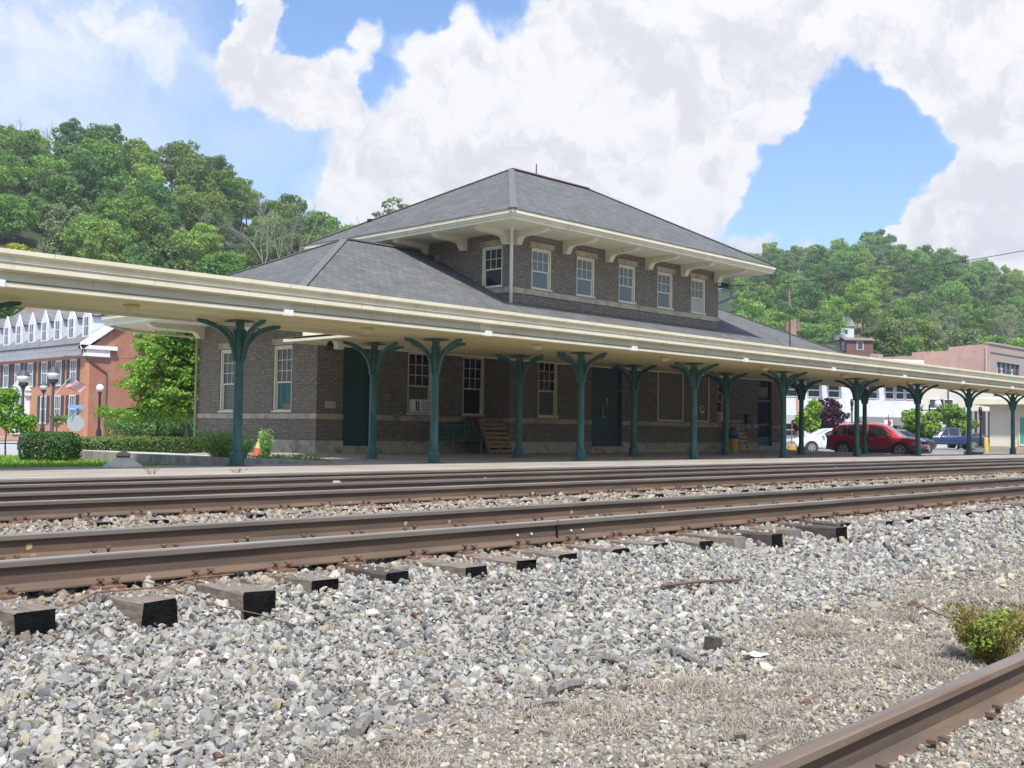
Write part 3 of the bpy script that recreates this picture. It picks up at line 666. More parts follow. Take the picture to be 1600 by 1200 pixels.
def bracket(P, zt, reach, drop, w):                           # P(d,z,s): d outwards, s across
    pr = [(0, zt-drop), (.20, zt-drop), (.20, zt-drop+.07), (.24, zt-drop+.10), (.26, zt-.34)]
    pr += [(.26+.22*(1-math.cos(t)), zt-.34+.14*math.sin(t)) for t in np.linspace(.25, PI/2, 5)]
    pr += [(reach-.25, zt-.17), (reach-.1, zt-.13), (reach, zt-.08), (reach, zt), (0, zt)]
    b = MB(); b.prism(pr, P, -w/2, w/2); return b
for xc in (27.80, 30.45, 32.95, 35.49, 37.95, 40.45):
    bracket(lambda u, v, s: (xc+s, YB-u, v), UZE-.29, 1.55, .47, .26).build('bracket', cream, ST)
for yc in (27.02, 29.25, 31.4, 33.2, 34.9):
    bracket(lambda u, v, s: (UL-u, yc+s, v), UZE-.291, 1.55, .47, .26).build('bracket', cream, ST)
for xc in (27.8, 34.1, 40.45): bracket(lambda u, v, s: (xc+s, YR+u, v), UZE-.291, 1.5, .47, .26).build('bracket', cream, ST)
for yc in (28.15, 31.5, 34.86): bracket(lambda u, v, s: (XL-u, yc+s, v), LZ-.33, 2.1, .42, .3).build('bracket', cream, ST)
for xc in (20.4, 24.0, 44.0, 47.9): bracket(lambda u, v, s: (xc+s, YF-u, v), LZ-.331, 2.1, .42, .3).build('bracket', cream, ST)
for xc in (28.0, 32, 36.2, 40.4): bracket(lambda u, v, s: (xc+s, YB-u, v), LZ-.331, 1.1, .42, .3).build('bracket', cream, ST)
MB().tube([(27.05, 26.3, 7.93), (27.42, 26.68, 7.82), (27.46, 26.72, 7.7), (27.46, 26.72, 5.32)], .062, 10).build('downspout', white_paint, ST, smooth=True)
MB().tube([(17.9, 37.3, 4.62), (17.95, 37.25, 4.36), (18.3, 36.9, 4.22), (20.05, 35.12, 4.0), (20.12, 35.08, 3.9), (20.12, 35.08, .1)], .05, 10).build('downspout', simple('buff_pipe', (.42, .37, .22), .5), ST, smooth=True)
b = MB(); q = atX(685, 406, 27.56); b.box((27.45, q[1]-.06, q[2]-.12), (27.6, q[1]+.06, q[2]+.16)); b.build('wall_lamp', simple('lamp_bronze', (.35, .30, .18), .4), ST)
# wires and insulators at the right hand upper corner
b = MB(); b.box((40.6, 26.7, 7.25), (41.3, 26.8, 7.33))
for k in range(3): b.lathe([(.05, 0), (.06, .1), (.03, .16)], (40.8+.2*k, 26.75, 7.33), 8)
b.build('cable_bracket', black_iron, ST)
# roof mast
t = thing('aerial_mast', 'thin jointed aerial mast rising from the right end of the eave', 'mast', (44.25, 25.4, 4.75))
MB().tube([(44.25, 25.40, 4.72), (44.2, 25.40, 6.7)], .035, 8).build('lower_pole', dark_metal, t)
MB().tube([(44.2, 25.40, 6.68), (44.14, 25.4, 7.35)], .045, 8).build('upper_pole', simple('weathered_brown', (.30, .22, .15), .8), t)
MB().tube([(44.14, 25.40, 7.3), (44.06, 25.4, 8.2)], .015, 6).build('aerial', dark_metal, t)
MB().box((43.6, 25.36, 4.72), (44.35, 25.46, 4.80)).build('mast_foot', cream, t)

# ------------------------------------------------------------------ canopy
CN = thing('platform_canopy', 'long cream painted platform canopy on green iron columns', 'canopy', (30, 21.2, 0))
CX0, CX1 = 1.0, 78.0
prof = [(19.10, 3.19), (19.10, 3.255), (19.125, 3.26), (19.125, 3.30), (19.17, 3.315), (19.17, 3.44), (18.98, 3.475), (18.98, 3.58), (18.965, 3.585), (18.965, 3.60), (19.01, 3.61), (19.03, 3.70), (18.93, 3.735), (18.93, 3.81), (18.96, 3.815), (19.3, 3.80), (19.3, 3.19)]
b = MB(); b.prism(prof, lambda u, v, s: (s, u, v), CX0, CX1); b.build('fascia', cream, CN)
b = MB()
for x in [3.2+4.87*k for k in range(16)]: b.box((x, 18.926, 3.735), (x+.006, 18.94, 3.812)); b.box((x+1.9, 18.976, 3.47), (x+1.905, 18.99, 3.585)); b.box((x+.8, 19.166, 3.312), (x+.806, 19.18, 3.44))
for z in (3.283, 3.592): b.box((CX0, 19.095 if z < 3.4 else 18.962, z-.004), (CX1, 19.13 if z < 3.4 else 18.99, z+.004))
b.build('groove_line', simple('groove_shadow_paint', (.20, .18, .13), .8), CN)
b = MB(); b.prism([(19.3, 3.20), (21.2, 3.215), (22.15, 3.235), (22.15, 3.45), (19.3, 3.45)], lambda u, v, s: (s, u, v), CX0, 17.3)
b.prism([(19.3, 3.20), (21.2, 3.215), (25.35, 3.24), (25.35, 3.275), (22.3, 3.28), (22.2, 3.45), (19.3, 3.45)], lambda u, v, s: (s, u, v), 17.3, 50.6)
b.prism([(19.3, 3.20), (21.2, 3.215), (22.15, 3.235), (22.15, 3.45), (19.3, 3.45)], lambda u, v, s: (s, u, v), 50.6, CX1); b.build('canopy_soffit', soffitm, CN)
b = MB(); b.prism([(22.15, 3.19), (22.24, 3.19), (22.24, 3.6), (22.15, 3.6)], lambda u, v, s: (s, u, v), CX0, 17.2); b.prism([(25.35, 3.2), (25.44, 3.2), (25.44, 3.28), (25.35, 3.28)], lambda u, v, s: (s, u, v), 17.2, 50.7)
b.prism([(22.15, 3.19), (22.24, 3.19), (22.24, 3.6), (22.15, 3.6)], lambda u, v, s: (s, u, v), 50.7, CX1); b.box((17.2, 22.24, 3.2), (17.3, 25.35, 3.26)); b.box((50.6, 22.24, 3.2), (50.7, 25.35, 3.6)); b.build('rear_fascia', cream, CN); b = MB(); b.box((17.9, 25.46, 3.3), (50.4, 25.53, 4.4)); b.build('sun_stop_board', cream, CN)  # last board is unseen, added to stop sun through the gap below the eave
tar = mat('canopy_roofing', (.34, .33, .31), (.26, .25, .24), rough=.9, scale=1.5)
b = MB(); b.face([(CX0, 19.0, 3.80), (CX1, 19.0, 3.80), (CX1, 22.24, 3.62), (CX0, 22.24, 3.62)]); b.face([(17.32, 22.24, 3.34), (50.7, 22.24, 3.34), (50.7, 25.44, 3.34), (17.32, 25.44, 3.34)]); b.build('canopy_roof', tar, CN)
def column(x, y, z):
    s = MB(); s.lathe([(.108, .30), (.104, 1.2), (.098, 2.3), (.12, 2.31), (.12, 2.34), (.098, 2.36), (.125, 2.6), (.10, 2.75), (.10, 3.19-z)], (x, y, z), 14)
    c = s.build('column', green_iron, CN, smooth=True, auto=40)
    bs = MB(); bs.lathe([(.158, 0), (.158, .27), (.15, .30), (.125, .325), (.108, .335)], (x, y, z), 8, rot=PI/8); bs.build('column_base', green_iron, c, bevel=.006); bo = MB()
    for k in range(4): an = PI/4+k*PI/2; bo.lathe([(.014, 0), (.014, .014), (.008, .018)], (x+.195*math.cos(an), y+.195*math.sin(an), z+.012), 6)
    bo.box((x-.22, y-.22, z-.01), (x+.22, y+.22, z+.012)); bo.build('foot_plate', rust_side, c)
    h = 3.19-z
    for dx, dy in ((1, 0), (-1, 0), (0, 1), (0, -1)):
        L = 1.03 if dx else .95
        pts = [(.10, 2.32), (.115, 2.45), (.15, 2.6), (.24, 2.78), (.40, 2.93), (.62, 3.05), (.85, 3.12), (L, 3.14)]
        a = MB(); k0 = None
        for i, (r, zz) in enumerate(pts):
            tk = .10 if i < len(pts)-1 else .075; w = .032
            t0 = np.array(pts[min(i+1, len(pts)-1)])-np.array(pts[max(i-1, 0)]); t0 = t0/np.linalg.norm(t0); nn = np.array([-t0[1], t0[0]])
            for (sd, ww) in ((-1, -1), (1, -1), (1, 1), (-1, 1)):
                rr, z2 = np.array([r, zz])+nn*tk/2*sd
                a.v.append((x+dx*rr-dy*w*ww, y+dy*rr+dx*w*ww, z+min(z2, h+.0)))
        for i in range(len(pts)-1):
            for j in range(4): a.f.append([i*4+j, i*4+(j+1) % 4, i*4+4+(j+1) % 4, i*4+4+j]); a.m.append(0)
        a.f.append([3, 2, 1, 0]); a.m.append(0); k = (len(pts)-1)*4; a.f.append([k, k+1, k+2, k+3]); a.m.append(0)
        a.obox((x+dx*.72, y+dy*.72, z+3.115), (x+dx*(L+.02), y+dy*(L+.02), z+3.155), .085, .03)
        a.obox((x+dx*.098, y+dy*.098, z+2.36), (x+dx*.135, y+dy*.135, z+3.0), .05, .05)
        a.build('column_arm', green_iron, c)
    p = MB(); p.box((x-.24, y-.24, 3.17), (x+.24, y+.24, 3.197)); p.build('cap_plate', green_iron, c)
    return c
cx = [13.184+5.818*i for i in range(-1, 11)]
for x in cx: column(x, 21.184, .0)
for x in cx[2:8]: column(x, 23.709, .028)
for i, x in enumerate(cx):
    b = MB(); b.box((x-.28, 19.03, 3.165), (x-.07, 19.2, 3.29)); b.build('fascia_box', white_paint, CN, bevel=.01)
for i, x in enumerate(cx[:-1]):
    b = MB(); b.lathe([(.16, 0), (.15, -.06), (.10, -.12), (.03, -.15)], (x+2.75, 20.15, 3.205), 16); b.build('dome_lamp', simple('dome_buff', (.60, .52, .30), .4) if i == 0 else MATS['dome_buff'], CN, smooth=True)
b = MB(); b.box((17.9, 23.9, 3.0), (18.12, 24.1, 3.2)); b.build('junction_box', white_paint, CN)
b = MB(); b.lathe([(.11, 0), (.09, .12), (.04, .2)], (17.65, 23.9, 2.99), 12); b.obox((17.66, 23.9, 3.0), (17.46, 23.7, 2.96), .16, .12); b.build('floodlight', black_iron, CN)
# sign weights and platform furniture ------------------------------------------------------------
iron_seat = simple('bench_green', (.02, .12, .095), .4)
def bench(x0, x1, yb, yf, z, label):
    t = thing('platform_bench', label, 'bench', ((x0+x1)/2, (yb+yf)/2, z))
    n = 9
    for k in range(n):
        u = x0+.06+(x1-x0-.12)*k/(n-1)
        b = MB(); b.obox((u, yb-.05, z+.48), (u, yb+.06, z+.95), .075, .02, up=(0, 1, 0)); b.build('backrest_slat', iron_seat, t)
    b = MB(); b.obox((x0, yb+.07, z+.96), (x1, yb+.07, z+.96), .04, .06); b.obox((x0, yb-.04, z+.5), (x1, yb-.04, z+.5), .04, .06); b.build('backrest_rail', iron_seat, t)
    b = MB()
    for k in range(5): y = yf+(yb-.08-yf)*k/4.2; b.box((x0, y, z+.43), (x1, y+.07, z+.455))
    b.build('seat', iron_seat, t)
    for u in (x0+.05, x1-.05):
        b = MB(); b.obox((u, yf+.03, z), (u, yf+.03, z+.43), .04, .04); b.obox((u, yb-.02, z), (u, yb-.02, z+.43), .04, .04); b.obox((u, yf, z+.42), (u, yb, z+.42), .05, .04); b.build('leg', simple('leg_teal', (.10, .20, .18), .4) if 'leg_teal' not in MATS else MATS['leg_teal'], t)
        b = MB(); b.obox((u, yb+.07, z+.95), (u, yb-.04, z+.4), .04, .05); b.obox((u, yf-.02, z+.64), (u, yb, z+.66), .05, .03); b.obox((u, yf+.02, z+.43), (u, yf+.02, z+.64), .035, .035); b.build('arm', iron_seat, t)
bench(24.9, 26.32, 27.35, 26.85, .06, 'green slatted bench against the station wall')
pw = mat('pallet_wood', (.36, .24, .14), (.28, .18, .10), rough=.9, scale=8, stretch=(1, 6, 6), dirt=((.14, .10, .07), 4, .55, .5))
pw_pale = mat('pale_pallet_wood', (.50, .40, .27), (.40, .31, .20), rough=.9, scale=8, stretch=(1, 6, 6), dirt=((.2, .15, .1), 4, .55, .5)); pw_dark = mat('old_pallet_wood', (.17, .12, .075), (.11, .08, .05), rough=.95, scale=8, stretch=(1, 6, 6))
def pallet(x, y, z, ang, m, label, w=1.15, h=1.28, rz=0):
    t = thing('wooden_pallet', label, 'pallet', (x, y, z), rz, 'pallets leaning on the station wall'); t.rotation_euler = (-ang, 0, rz)
    for k in range(8):
        b = MB(); z0 = (h-.10)*k/7+random.uniform(-.008, .008); b.box((-w/2, -.07, z0), (w/2, -.052, z0+.105), jit=.004); b.build('board', m, t, local=True)
    for u in (-w/2+.03, 0, w/2-.03):
        b = MB(); b.box((u-.028, -.052, 0), (u+.028, .05, h), jit=.003); b.build('stringer', m, t, local=True)
    b = MB()
    for k in range(5): z0 = (h-.10)*k/4; b.box((-w/2, .05, z0), (w/2, .066, z0+.09))
    b.build('underboard', m, t, local=True)
pallet(27.02, 26.66, .075, R(25), pw, 'light brown pallet in front of two dark ones beside the bench')
pallet(26.86, 27.0, .075, R(21), pw_dark, 'dark old pallet directly behind the light brown one beside the bench')
pallet(26.74, 27.2, .075, R(19), pw_dark, 'rearmost dark pallet nearest the bench and the wall')
pallet(43.3, 27.3, .075, R(18), pw_pale, 'pale pallet leaning on the wall behind the yellow bin', w=1.2, h=1.45)
t = thing('waste_bin', 'yellow bin with a blue bag in its top beside a green column', 'bin', (40.62, 26.05, .05))
MB().lathe([(.21, 0), (.23, .62)], (40.62, 26.05, .05), 16).build('bin_body', simple('bin_yellow', (.55, .33, .03), .5), t, smooth=True, auto=40)
MB().lathe([(.24, .60), (.25, .68), (.22, .70)], (40.62, 26.05, .05), 16).build('bin_rim', black_iron, t)
b = MB(); b.lathe([(.2, .68), (.25, .78), (.22, .92), (.13, 1.02), (.05, 1.08)], (40.64, 26.05, .05), 9)
for i, v in enumerate(b.v): b.v[i] = (v[0]+random.uniform(-.05, .05), v[1]+random.uniform(-.05, .05), v[2]+random.uniform(-.03, .03))
b.build('blue_bag', simple('blue_plastic', (.06, .13, .32), .4), t)
q = atZ(401, 714, .05)
t = thing('traffic_cone', 'faded orange and white traffic cone leaning among weeds', 'traffic cone', q); t.rotation_euler = (R(4), R(9), .3)
b = MB(); b.box((-.17, -.17, 0), (.17, .17, .03)); b.build('cone_foot', simple('cone_orange', (.45, .10, .03), .6), t, local=True)
MB().lathe([(.13, .03), (.095, .24)], (0, 0, 0), 16).build('cone_body', MATS['cone_orange'], t, local=True, smooth=True, auto=40)
MB().lathe([(.095, .24), (.05, .52), (.03, .70), (.012, .71)], (0, 0, 0), 16).build('cone_sleeve', mat('cone_cream', (.62, .56, .34), (.50, .36, .18)), t, local=True, smooth=True, auto=40)
q = atZ(1237, 704, .0)
t = thing('sign_stand', 'yellow weighted sign base with a bare post in the parking lot', 'sign stand', (q[0], q[1], -.2))
MB().lathe([(.24, 0), (.26, .25), (.20, .46), (.12, .52)], (q[0], q[1], -.2), 12).build('weight', simple('stand_yellow', (.42, .30, .05), .7), t)
MB().tube([(q[0], q[1], .3), (q[0]+.02, q[1], 1.42)], .03, 8).build('post', simple('olive_post', (.25, .22, .08), .6), t)
q = atZ(203, 729.5, 0.0)
t = thing('manhole_mound', 'pale concrete mound with a rusty capped pipe on the platform edge of the lawn', 'concrete mound', (q[0]-.1, q[1], -.02))
MB().lathe([(.44, 0), (.34, .08), (.2, .17), (.14, .21)], (q[0]-.1, q[1]+.1, -.02), 18).build('mound_body', mat('mound_concrete', (.70, .67, .60), (.62, .58, .50), rough=.9, scale=4, bump=.4, bscale=40, dirt=((.30, .22, .16), 3, .55, .6)), t, smooth=True)
MB().lathe([(.13, .2), (.13, .25)], (q[0]-.1, q[1]+.1, -.02), 14).build('rust_ring', rust_bright, t)
MB().lathe([(.15, .25), (.14, .29), (.08, .33), (.02, .345)], (q[0]-.1, q[1]+.1, -.02), 14).build('cap_stone', conc_old, t, smooth=True, auto=40)
# ------------------------------------------------------------------ foliage tools
def cards(P, N, S, r, aspect=.62, curl=.25):
    n = len(P); N = N/np.linalg.norm(N, axis=1)[:, None]
    a = r.normal(size=(n, 3)); t = np.cross(N, a); t /= np.linalg.norm(t, axis=1)[:, None]; u = np.cross(N, t)
    S = S[:, None]; A = aspect*S
    V = np.stack([P-t*S, P+u*A+N*S*curl*.3, P+t*S, P-u*A+N*S*curl*.3], 1)
    return V.reshape(-1, 3), np.arange(n*4).reshape(n, 4)
def lobe_pts(lobes, n, r, shell=(.5, 1.08), up=.25):
    L = np.array(lobes, float); w = (L[:, 3]*L[:, 4]+L[:, 4]*L[:, 5]+L[:, 3]*L[:, 5]); k = r.choice(len(L), n, p=w/w.sum())
    d = r.normal(size=(n, 3)); d /= np.linalg.norm(d, axis=1)[:, None]
    q = shell[0]+(shell[1]-shell[0])*r.random(n)**.5
    P = L[k, :3]+d*L[k, 3:6]*q[:, None]
    N = d/L[k, 3:6]; N /= np.linalg.norm(N, axis=1)[:, None]; N = N+r.normal(size=(n, 3))*.55; N[:, 2] += up
    return P, N
def make_crown(name, lobes, n, size, m, parent, seed, shell=(.55, 1.02), sub=5):
    r = np.random.default_rng(seed)
    ex = []
    for L in lobes:                                         # break every bough into smaller sprays
        for _ in range(sub):
            d = r.normal(size=3); d /= np.linalg.norm(d); d[2] = abs(d[2])*.8+d[2]*.2; k = r.uniform(.26, .5); ex.append((L[0]+d[0]*L[3]*.85, L[1]+d[1]*L[4]*.85, L[2]+d[2]*L[5]*.85, L[3]*k, L[4]*k, L[5]*k*1.05))
    lobes = [(*L[:3], L[3]*.86, L[4]*.86, L[5]*.86) for L in lobes]+ex
    P, N = lobe_pts(lobes, n, r, shell); S = size*r.uniform(.6, 1.35, n)
    V, F = cards(P, N, S, r); V = V-np.array(ORG.get(root_of(parent).name, Vector((0, 0, 0))) if parent else (0, 0, 0))
    return mesh_np(name, V, F, m, parent)
bark = mat('bark', (.11, .09, .07), (.07, .058, .048), rough=.95, scale=12, stretch=(1, 1, .2), bump=.6, bscale=30)
bark_pale = mat('pale_bark', (.30, .275, .25), (.20, .18, .165), rough=.95, scale=8)
leaf_mid = leafmat('leaf_mid', (.18, .30, .055), (.24, .37, .085), .05, .45, trans=.4)
leaf_dark = leafmat('leaf_dark', (.12, .225, .055), (.165, .28, .075), .05, .45, trans=.38)
leaf_light = leafmat('leaf_light', (.25, .40, .07), (.30, .46, .10), .04, .35, trans=.4)
leaf_dusty = leafmat('leaf_dusty', (.21, .28, .12), (.25, .32, .15), .04, .35, trans=.4)
leaf_yellow = leafmat('leaf_yellow', (.42, .42, .03), (.36, .40, .04), .02, .2)
leaf_lime = leafmat('leaf_lime', (.24, .36, .04), (.18, .32, .05), .02, .2)
leaf_maple = leafmat('leaf_maple', (.20, .38, .045), (.28, .46, .07), .02, .2, trans=.4)
leaf_plum = leafmat('leaf_plum', (.055, .016, .035), (.085, .025, .05), .02, .3)
leaf_box = leafmat('leaf_box', (.05, .13, .028), (.075, .165, .035), .02, .25)
leaf_weed = leafmat('leaf_weed', (.18, .36, .085), (.25, .43, .12), .03, .3)
leaf_rusty = leafmat('leaf_rusty', (.22, .30, .05), (.34, .24, .08), .05, .3)
grass_m = leafmat('lawn_grass', (.20, .36, .045), (.26, .42, .06), .02, .2, trans=.3)
straw = leafmat('dead_grass', (.35, .30, .24), (.48, .42, .345), .02, .35, trans=.15)
dry_m = leafmat('dry_stem', (.20, .12, .07), (.26, .17, .10), .02, .3, trans=.1)
def limbs(b, base, top, r0, r1, lobes, r, n=7):
    base, top = Vector(base), Vector(top); pts = [base.lerp(top, t)+Vector((r.normal()*.02*(top-base).length*t, r.normal()*.02*(top-base).length*t, 0)) for t in np.linspace(0, 1, 6)]
    b.tube(pts, list(np.linspace(r0, r1, 6)), 8)
    for L in lobes[:n]:
        s = base.lerp(top, r.uniform(.45, .95)); e = Vector(L[:3]); m_ = s.lerp(e, .5)+Vector((0, 0, .06*(e-s).length))
        b.tube([s, m_, e], [r1*.8, r1*.55, r1*.2], 6)
def rand_lobes(R_, h0, h1, n, r, sq=.75):
    out = []
    for i in range(n):
        t = (i+.5)/n; z = h0+(h1-h0)*t; prof = math.sin(PI*min(1, .22+.72*t))**.7
        a = i*2.4+r.uniform(-.5, .5); rr = R_*prof*r.uniform(.35, .75); lr = R_*r.uniform(.34, .52)*(.75+.35*prof)
        out.append((rr*math.cos(a), rr*math.sin(a), z, lr, lr*r.uniform(.85, 1.1), lr*sq))
    return out
def hill_proto(i, R_, H, h0, leaf, n, size, sq=.75, nl=13):
    r = np.random.default_rng(500+i); t = thing('hill_tree', None, 'tree', (0, 0, 0))
    L = rand_lobes(R_, H*h0, H*.93, nl, r, sq); make_crown('crown', L, n, size, leaf, t, 600+i)
    b = MB(); limbs(b, (0, 0, -1.5), (0, 0, H*.8), .22, .06, L, r, 5); b.build('trunk', bark, t); return t
protos = [hill_proto(0, 4.6, 11, .30, leaf_mid, 6500, .225), hill_proto(1, 4.2, 12.5, .25, leaf_dark, 6500, .22), hill_proto(2, 5.2, 10.5, .28, leaf_mid, 7000, .235, .6),
          hill_proto(3, 4.0, 11.5, .25, leaf_light, 6200, .21), hill_proto(4, 4.8, 12, .3, leaf_dark, 6800, .225, .65, 16), hill_proto(5, 4.0, 10, .25, leaf_dusty, 5800, .205, .7), hill_proto(6, 3.4, 13.5, .2, leaf_mid, 5800, .205, .9)]
PNAME = ['mid green', 'dark green', 'broad mid green', 'bright light green', 'spreading dark green', 'dusty grey green', 'tall narrow green']
used = [False]*len(protos); TABLE = {}
for c in bpy.data.objects:
    if c.parent: TABLE.setdefault(c.parent.name, []).append(c)
def place(k, loc, s, rz, label, group):
    o = protos[k] if not used[k] else copy_tree(protos[k], None, TABLE)
    used[k] = True; o.location = loc; o.scale = (s*random.uniform(.9, 1.1), s*random.uniform(.9, 1.1), s*random.uniform(.9, 1.12)); o.rotation_euler = (0, 0, rz)
    tag(o, label, 'tree', group); return o
# bare trees
def branchy(b, p, d, L, r0, depth, r, spread=.5):
    p = Vector(p); d = Vector(d).normalized(); q = p+d*L*.5+Vector(r.normal(size=3))*L*.04; e = p+d*L+Vector(r.normal(size=3))*L*.06
    b.tube([p, q, e], [r0, r0*.82, r0*.62], 5, cap=False)
    if depth == 0: return
    for k in range(3 if depth > 1 else 4):
        nd = (d+Vector(r.normal(size=3))*spread+Vector((0, 0, .15))).normalized(); s = p.lerp(e, r.uniform(.5, 1.0) if k else 1.0)
        branchy(b, s, nd, L*r.uniform(.6, .82), r0*.55, depth-1, r, spread)
def bare_tree(loc, H, label, seed, m=bark_pale, r0=.16, depth=4):
    r = np.random.default_rng(seed); t = thing('bare_tree', label, 'tree', loc, group='leafless trees on the hills')
    b = MB(); branchy(b, (0, 0, -1), (0, 0, 1), H*.42, r0, depth, r, .42); b.build('trunk', m, t, local=True); return t

# ------------------------------------------------------------------ hills
def azpx(px): d = sight(px, 640); return math.atan2(d[1], d[0])
def skyline(tab, d1, th):
    a = np.array([azpx(x) for x, _ in tab]); z = np.array([atD(x, y, d1)[2]-th for x, y in tab]); i = np.argsort(a); return a[i], z[i]
skL = skyline([(-260, 190), (-60, 190), (0, 195), (60, 215), (110, 205), (160, 205), (200, 228), (270, 228), (330, 252), (390, 288), (440, 316), (480, 326), (520, 352), (570, 362), (640, 370), (700, 400), (900, 480), (1000, 560)], 250, 10.0)
skR = skyline([(880, 640), (1000, 520), (1060, 440), (1140, 402), (1200, 386), (1290, 380), (1370, 370), (1430, 388), (1500, 404), (1560, 420), (1640, 446), (1900, 520)], 470, 11.5)
def ramp01(t): t = np.clip(t, 0, 1); return t*t*(3-2*t)*.35+t*.65
def hillz(sk, d0, d1, back, X, Y):
    d = np.hypot(X, Y); a = np.arctan2(Y, X); H = np.interp(a, sk[0], sk[1])
    t = np.clip((d-d0)/(d1-d0), 0, 1); z = -.6+(H+.6)*ramp01(t)
    over = np.clip((d-d1)/back, 0, 1)
    return z*(1-over*over*.9)
def hill(name, sk, d0, d1, back, m):
    a = np.linspace(sk[0][0], sk[0][-1], 90); d = np.concatenate([np.linspace(d0, d1, 40), np.linspace(d1+back/8, d1+back, 8)])
    A, D = np.meshgrid(a, d, indexing='ij'); X = D*np.cos(A); Y = D*np.sin(A); Z = hillz(sk, d0, d1, back, X, Y)
    v = np.stack([X, Y, Z], -1).reshape(-1, 3); nx, ny = len(a), len(d); i = np.arange(nx*ny).reshape(nx, ny)
    f = np.stack([i[:-1, :-1], i[1:, :-1], i[1:, 1:], i[:-1, 1:]], -1).reshape(-1, 4); o = mesh_np(name, v, f, m, smooth=True); o['kind'] = 'structure'; return o
hillm = mat('wooded_slope', (.030, .055, .018), (.055, .06, .03), rough=1, scale=.25, bump=1, bscale=1.2, bdist=.6)
def shade_hill(X, Y): d = np.hypot(X, Y); return -.6+np.clip((d-70)/110, 0, 1)*(36+6*np.sin(np.arctan2(Y, X)*9))*np.clip((260-d)/40, 0, 1)
a_ = np.linspace(R(120), R(345), 70); d_ = np.linspace(69, 262, 26); A_, D_ = np.meshgrid(a_, d_, indexing='ij'); X_, Y_ = D_*np.cos(A_), D_*np.sin(A_); v_ = np.stack([X_, Y_, shade_hill(X_, Y_)], -1).reshape(-1, 3); i_ = np.arange(v_.shape[0]).reshape(70, 26)
o = mesh_np('hillside', v_, np.stack([i_[:-1, :-1], i_[1:, :-1], i_[1:, 1:], i_[:-1, 1:]], -1).reshape(-1, 4), hillm, smooth=True); o['kind'] = 'structure'  # unseen hill added behind the camera to cut low sky light under the canopy
hill('hillside', skL, 118, 250, 90, hillm); hill('hillside', skR, 150, 470, 160, hillm)
NL = {'left': 0, 'right': 0}
r_ = np.random.default_rng(77)
side_sites = []
def forest(side, sk, d0, d1, rows, colw, pxr, sizes, wts, back, ycut):
    cnt = 0
    for ir, d in enumerate(rows):
        a0, a1 = azpx(pxr[1]), azpx(pxr[0]); n = int((a1-a0)*d/colw); ic = 0
        for k in range(n+1):
            a = a1-(k+.5*(ir % 2)+r_.uniform(-.3, .3))*colw/d; dd = d+r_.uniform(-.35, .35)*(rows[1]-rows[0])
            X, Y = dd*math.cos(a), dd*math.sin(a); z = float(hillz(sk, d0, d1, back, np.array(X), np.array(Y)))
            px, py, zz = project((X, Y, z+8)); 
            if not (pxr[0]-30 < px < pxr[1]+30): continue
            if ycut(px, py) or (side == 'left' and -30 < px < 74 and DYL-32 < dd < DYL+4 and px > -30): continue
            kk = r_.choice(len(protos), p=wts); s = r_.uniform(*sizes); ic += 1
            band = 'low on' if ir < len(rows)/3 else ('half way up' if ir < len(rows)*2/3 else 'high on')
            place(kk, (X, Y, z-.4), s, r_.uniform(0, 6.28), f'{PNAME[kk]} tree on the {side} hill, {nth(ic-1)} from left in row {nth(ir)} up', f'trees on the {side} wooded hill'); cnt += 1
    print('forest', side, cnt)
w1_ = np.array([.24, .13, .16, .20, .11, .09, .07])
def sight_left(px, py):
    for d in np.arange(119, 249, 1.0):
        P = atD(px, py, d)
        if float(hillz(skL, 118, 250, 90, np.array(P[0]), np.array(P[1]))) >= P[2]: return float(d)
    return 248.0
DYL = sight_left(22, 410)
def cutL(px, py):
    roof = 440+.1*px if px < 380 else (445-(px-380)*.45 if px < 530 else 386)
    return py > roof+14 and not (px < 70)
forest('left', skL, 118, 250, [122, 131, 140, 150, 160, 170, 181, 192, 203, 214, 225, 237, 248], 7.6, (-110, 640), (.78, 1.12), w1_, 90, cutL)
def cutR(px, py): return py > 640 or (px < 1125 and py > 420) or (px < 1240 and py > 430+(px-1125)*1.6) or (1280 < px < 1334 and 497 < py < 566) or (1316 < px < 1364 and 500 < py)
w2_ = np.array([.24, .14, .17, .16, .12, .13, .04])
forest('right', skR, 150, 470, [168, 182, 196, 211, 226, 242, 258, 275, 292, 310, 328, 347, 366, 386, 406, 427, 448, 468], 10.2, (1105, 1640), (.82, 1.18), w2_, 160, cutR)
def onhill(px, d, side='right'):
    a = azpx(px); X, Y = d*math.cos(a), d*math.sin(a)
    return (X, Y, float(hillz(skR, 150, 470, 160, np.array(X), np.array(Y))) if side == 'right' else float(hillz(skL, 118, 250, 90, np.array(X), np.array(Y))))
def bare_at(px, ytop, d, side, s, lab, depth=4):
    loc = onhill(px, d, side); H = (atD(px, ytop, d)[2]-loc[2]); t = bare_tree(loc, H, lab, s, r0=.011*H+.05, depth=depth); me = kids(t)[0].data; zt = max(v.co.z for v in me.vertices); k = (atD(px, ytop, d)[2]-loc[2])/zt; t.scale = (k*.8, k*.8, k)
bare_at(425, 300, 152, 'left', 1, 'grey leafless tree standing in front of the left hill above the station roof', 5); bare_at(492, 322, 246, 'left', 2, 'leafless tree against the sky right of the left hill'); bare_at(566, 330, 247, 'left', 3, 'bare forked tree beside the upper roof')
bare_at(22, 176, 247, 'left', 4, 'dead tree on the left hilltop near the frame edge'); bare_at(62, 178, 248, 'left', 5, 'dead branching tree at the top of the left hill')
bare_at(1490, 455, 205, 'right', 6, 'pale leafless tree above the brick warehouse', 5); bare_at(1590, 470, 215, 'right', 7, 'grey leafless tree by the right frame edge', 5); bare_at(1140, 378, 462, 'right', 8, 'small bare tree on the skyline at the end of the upper eave')
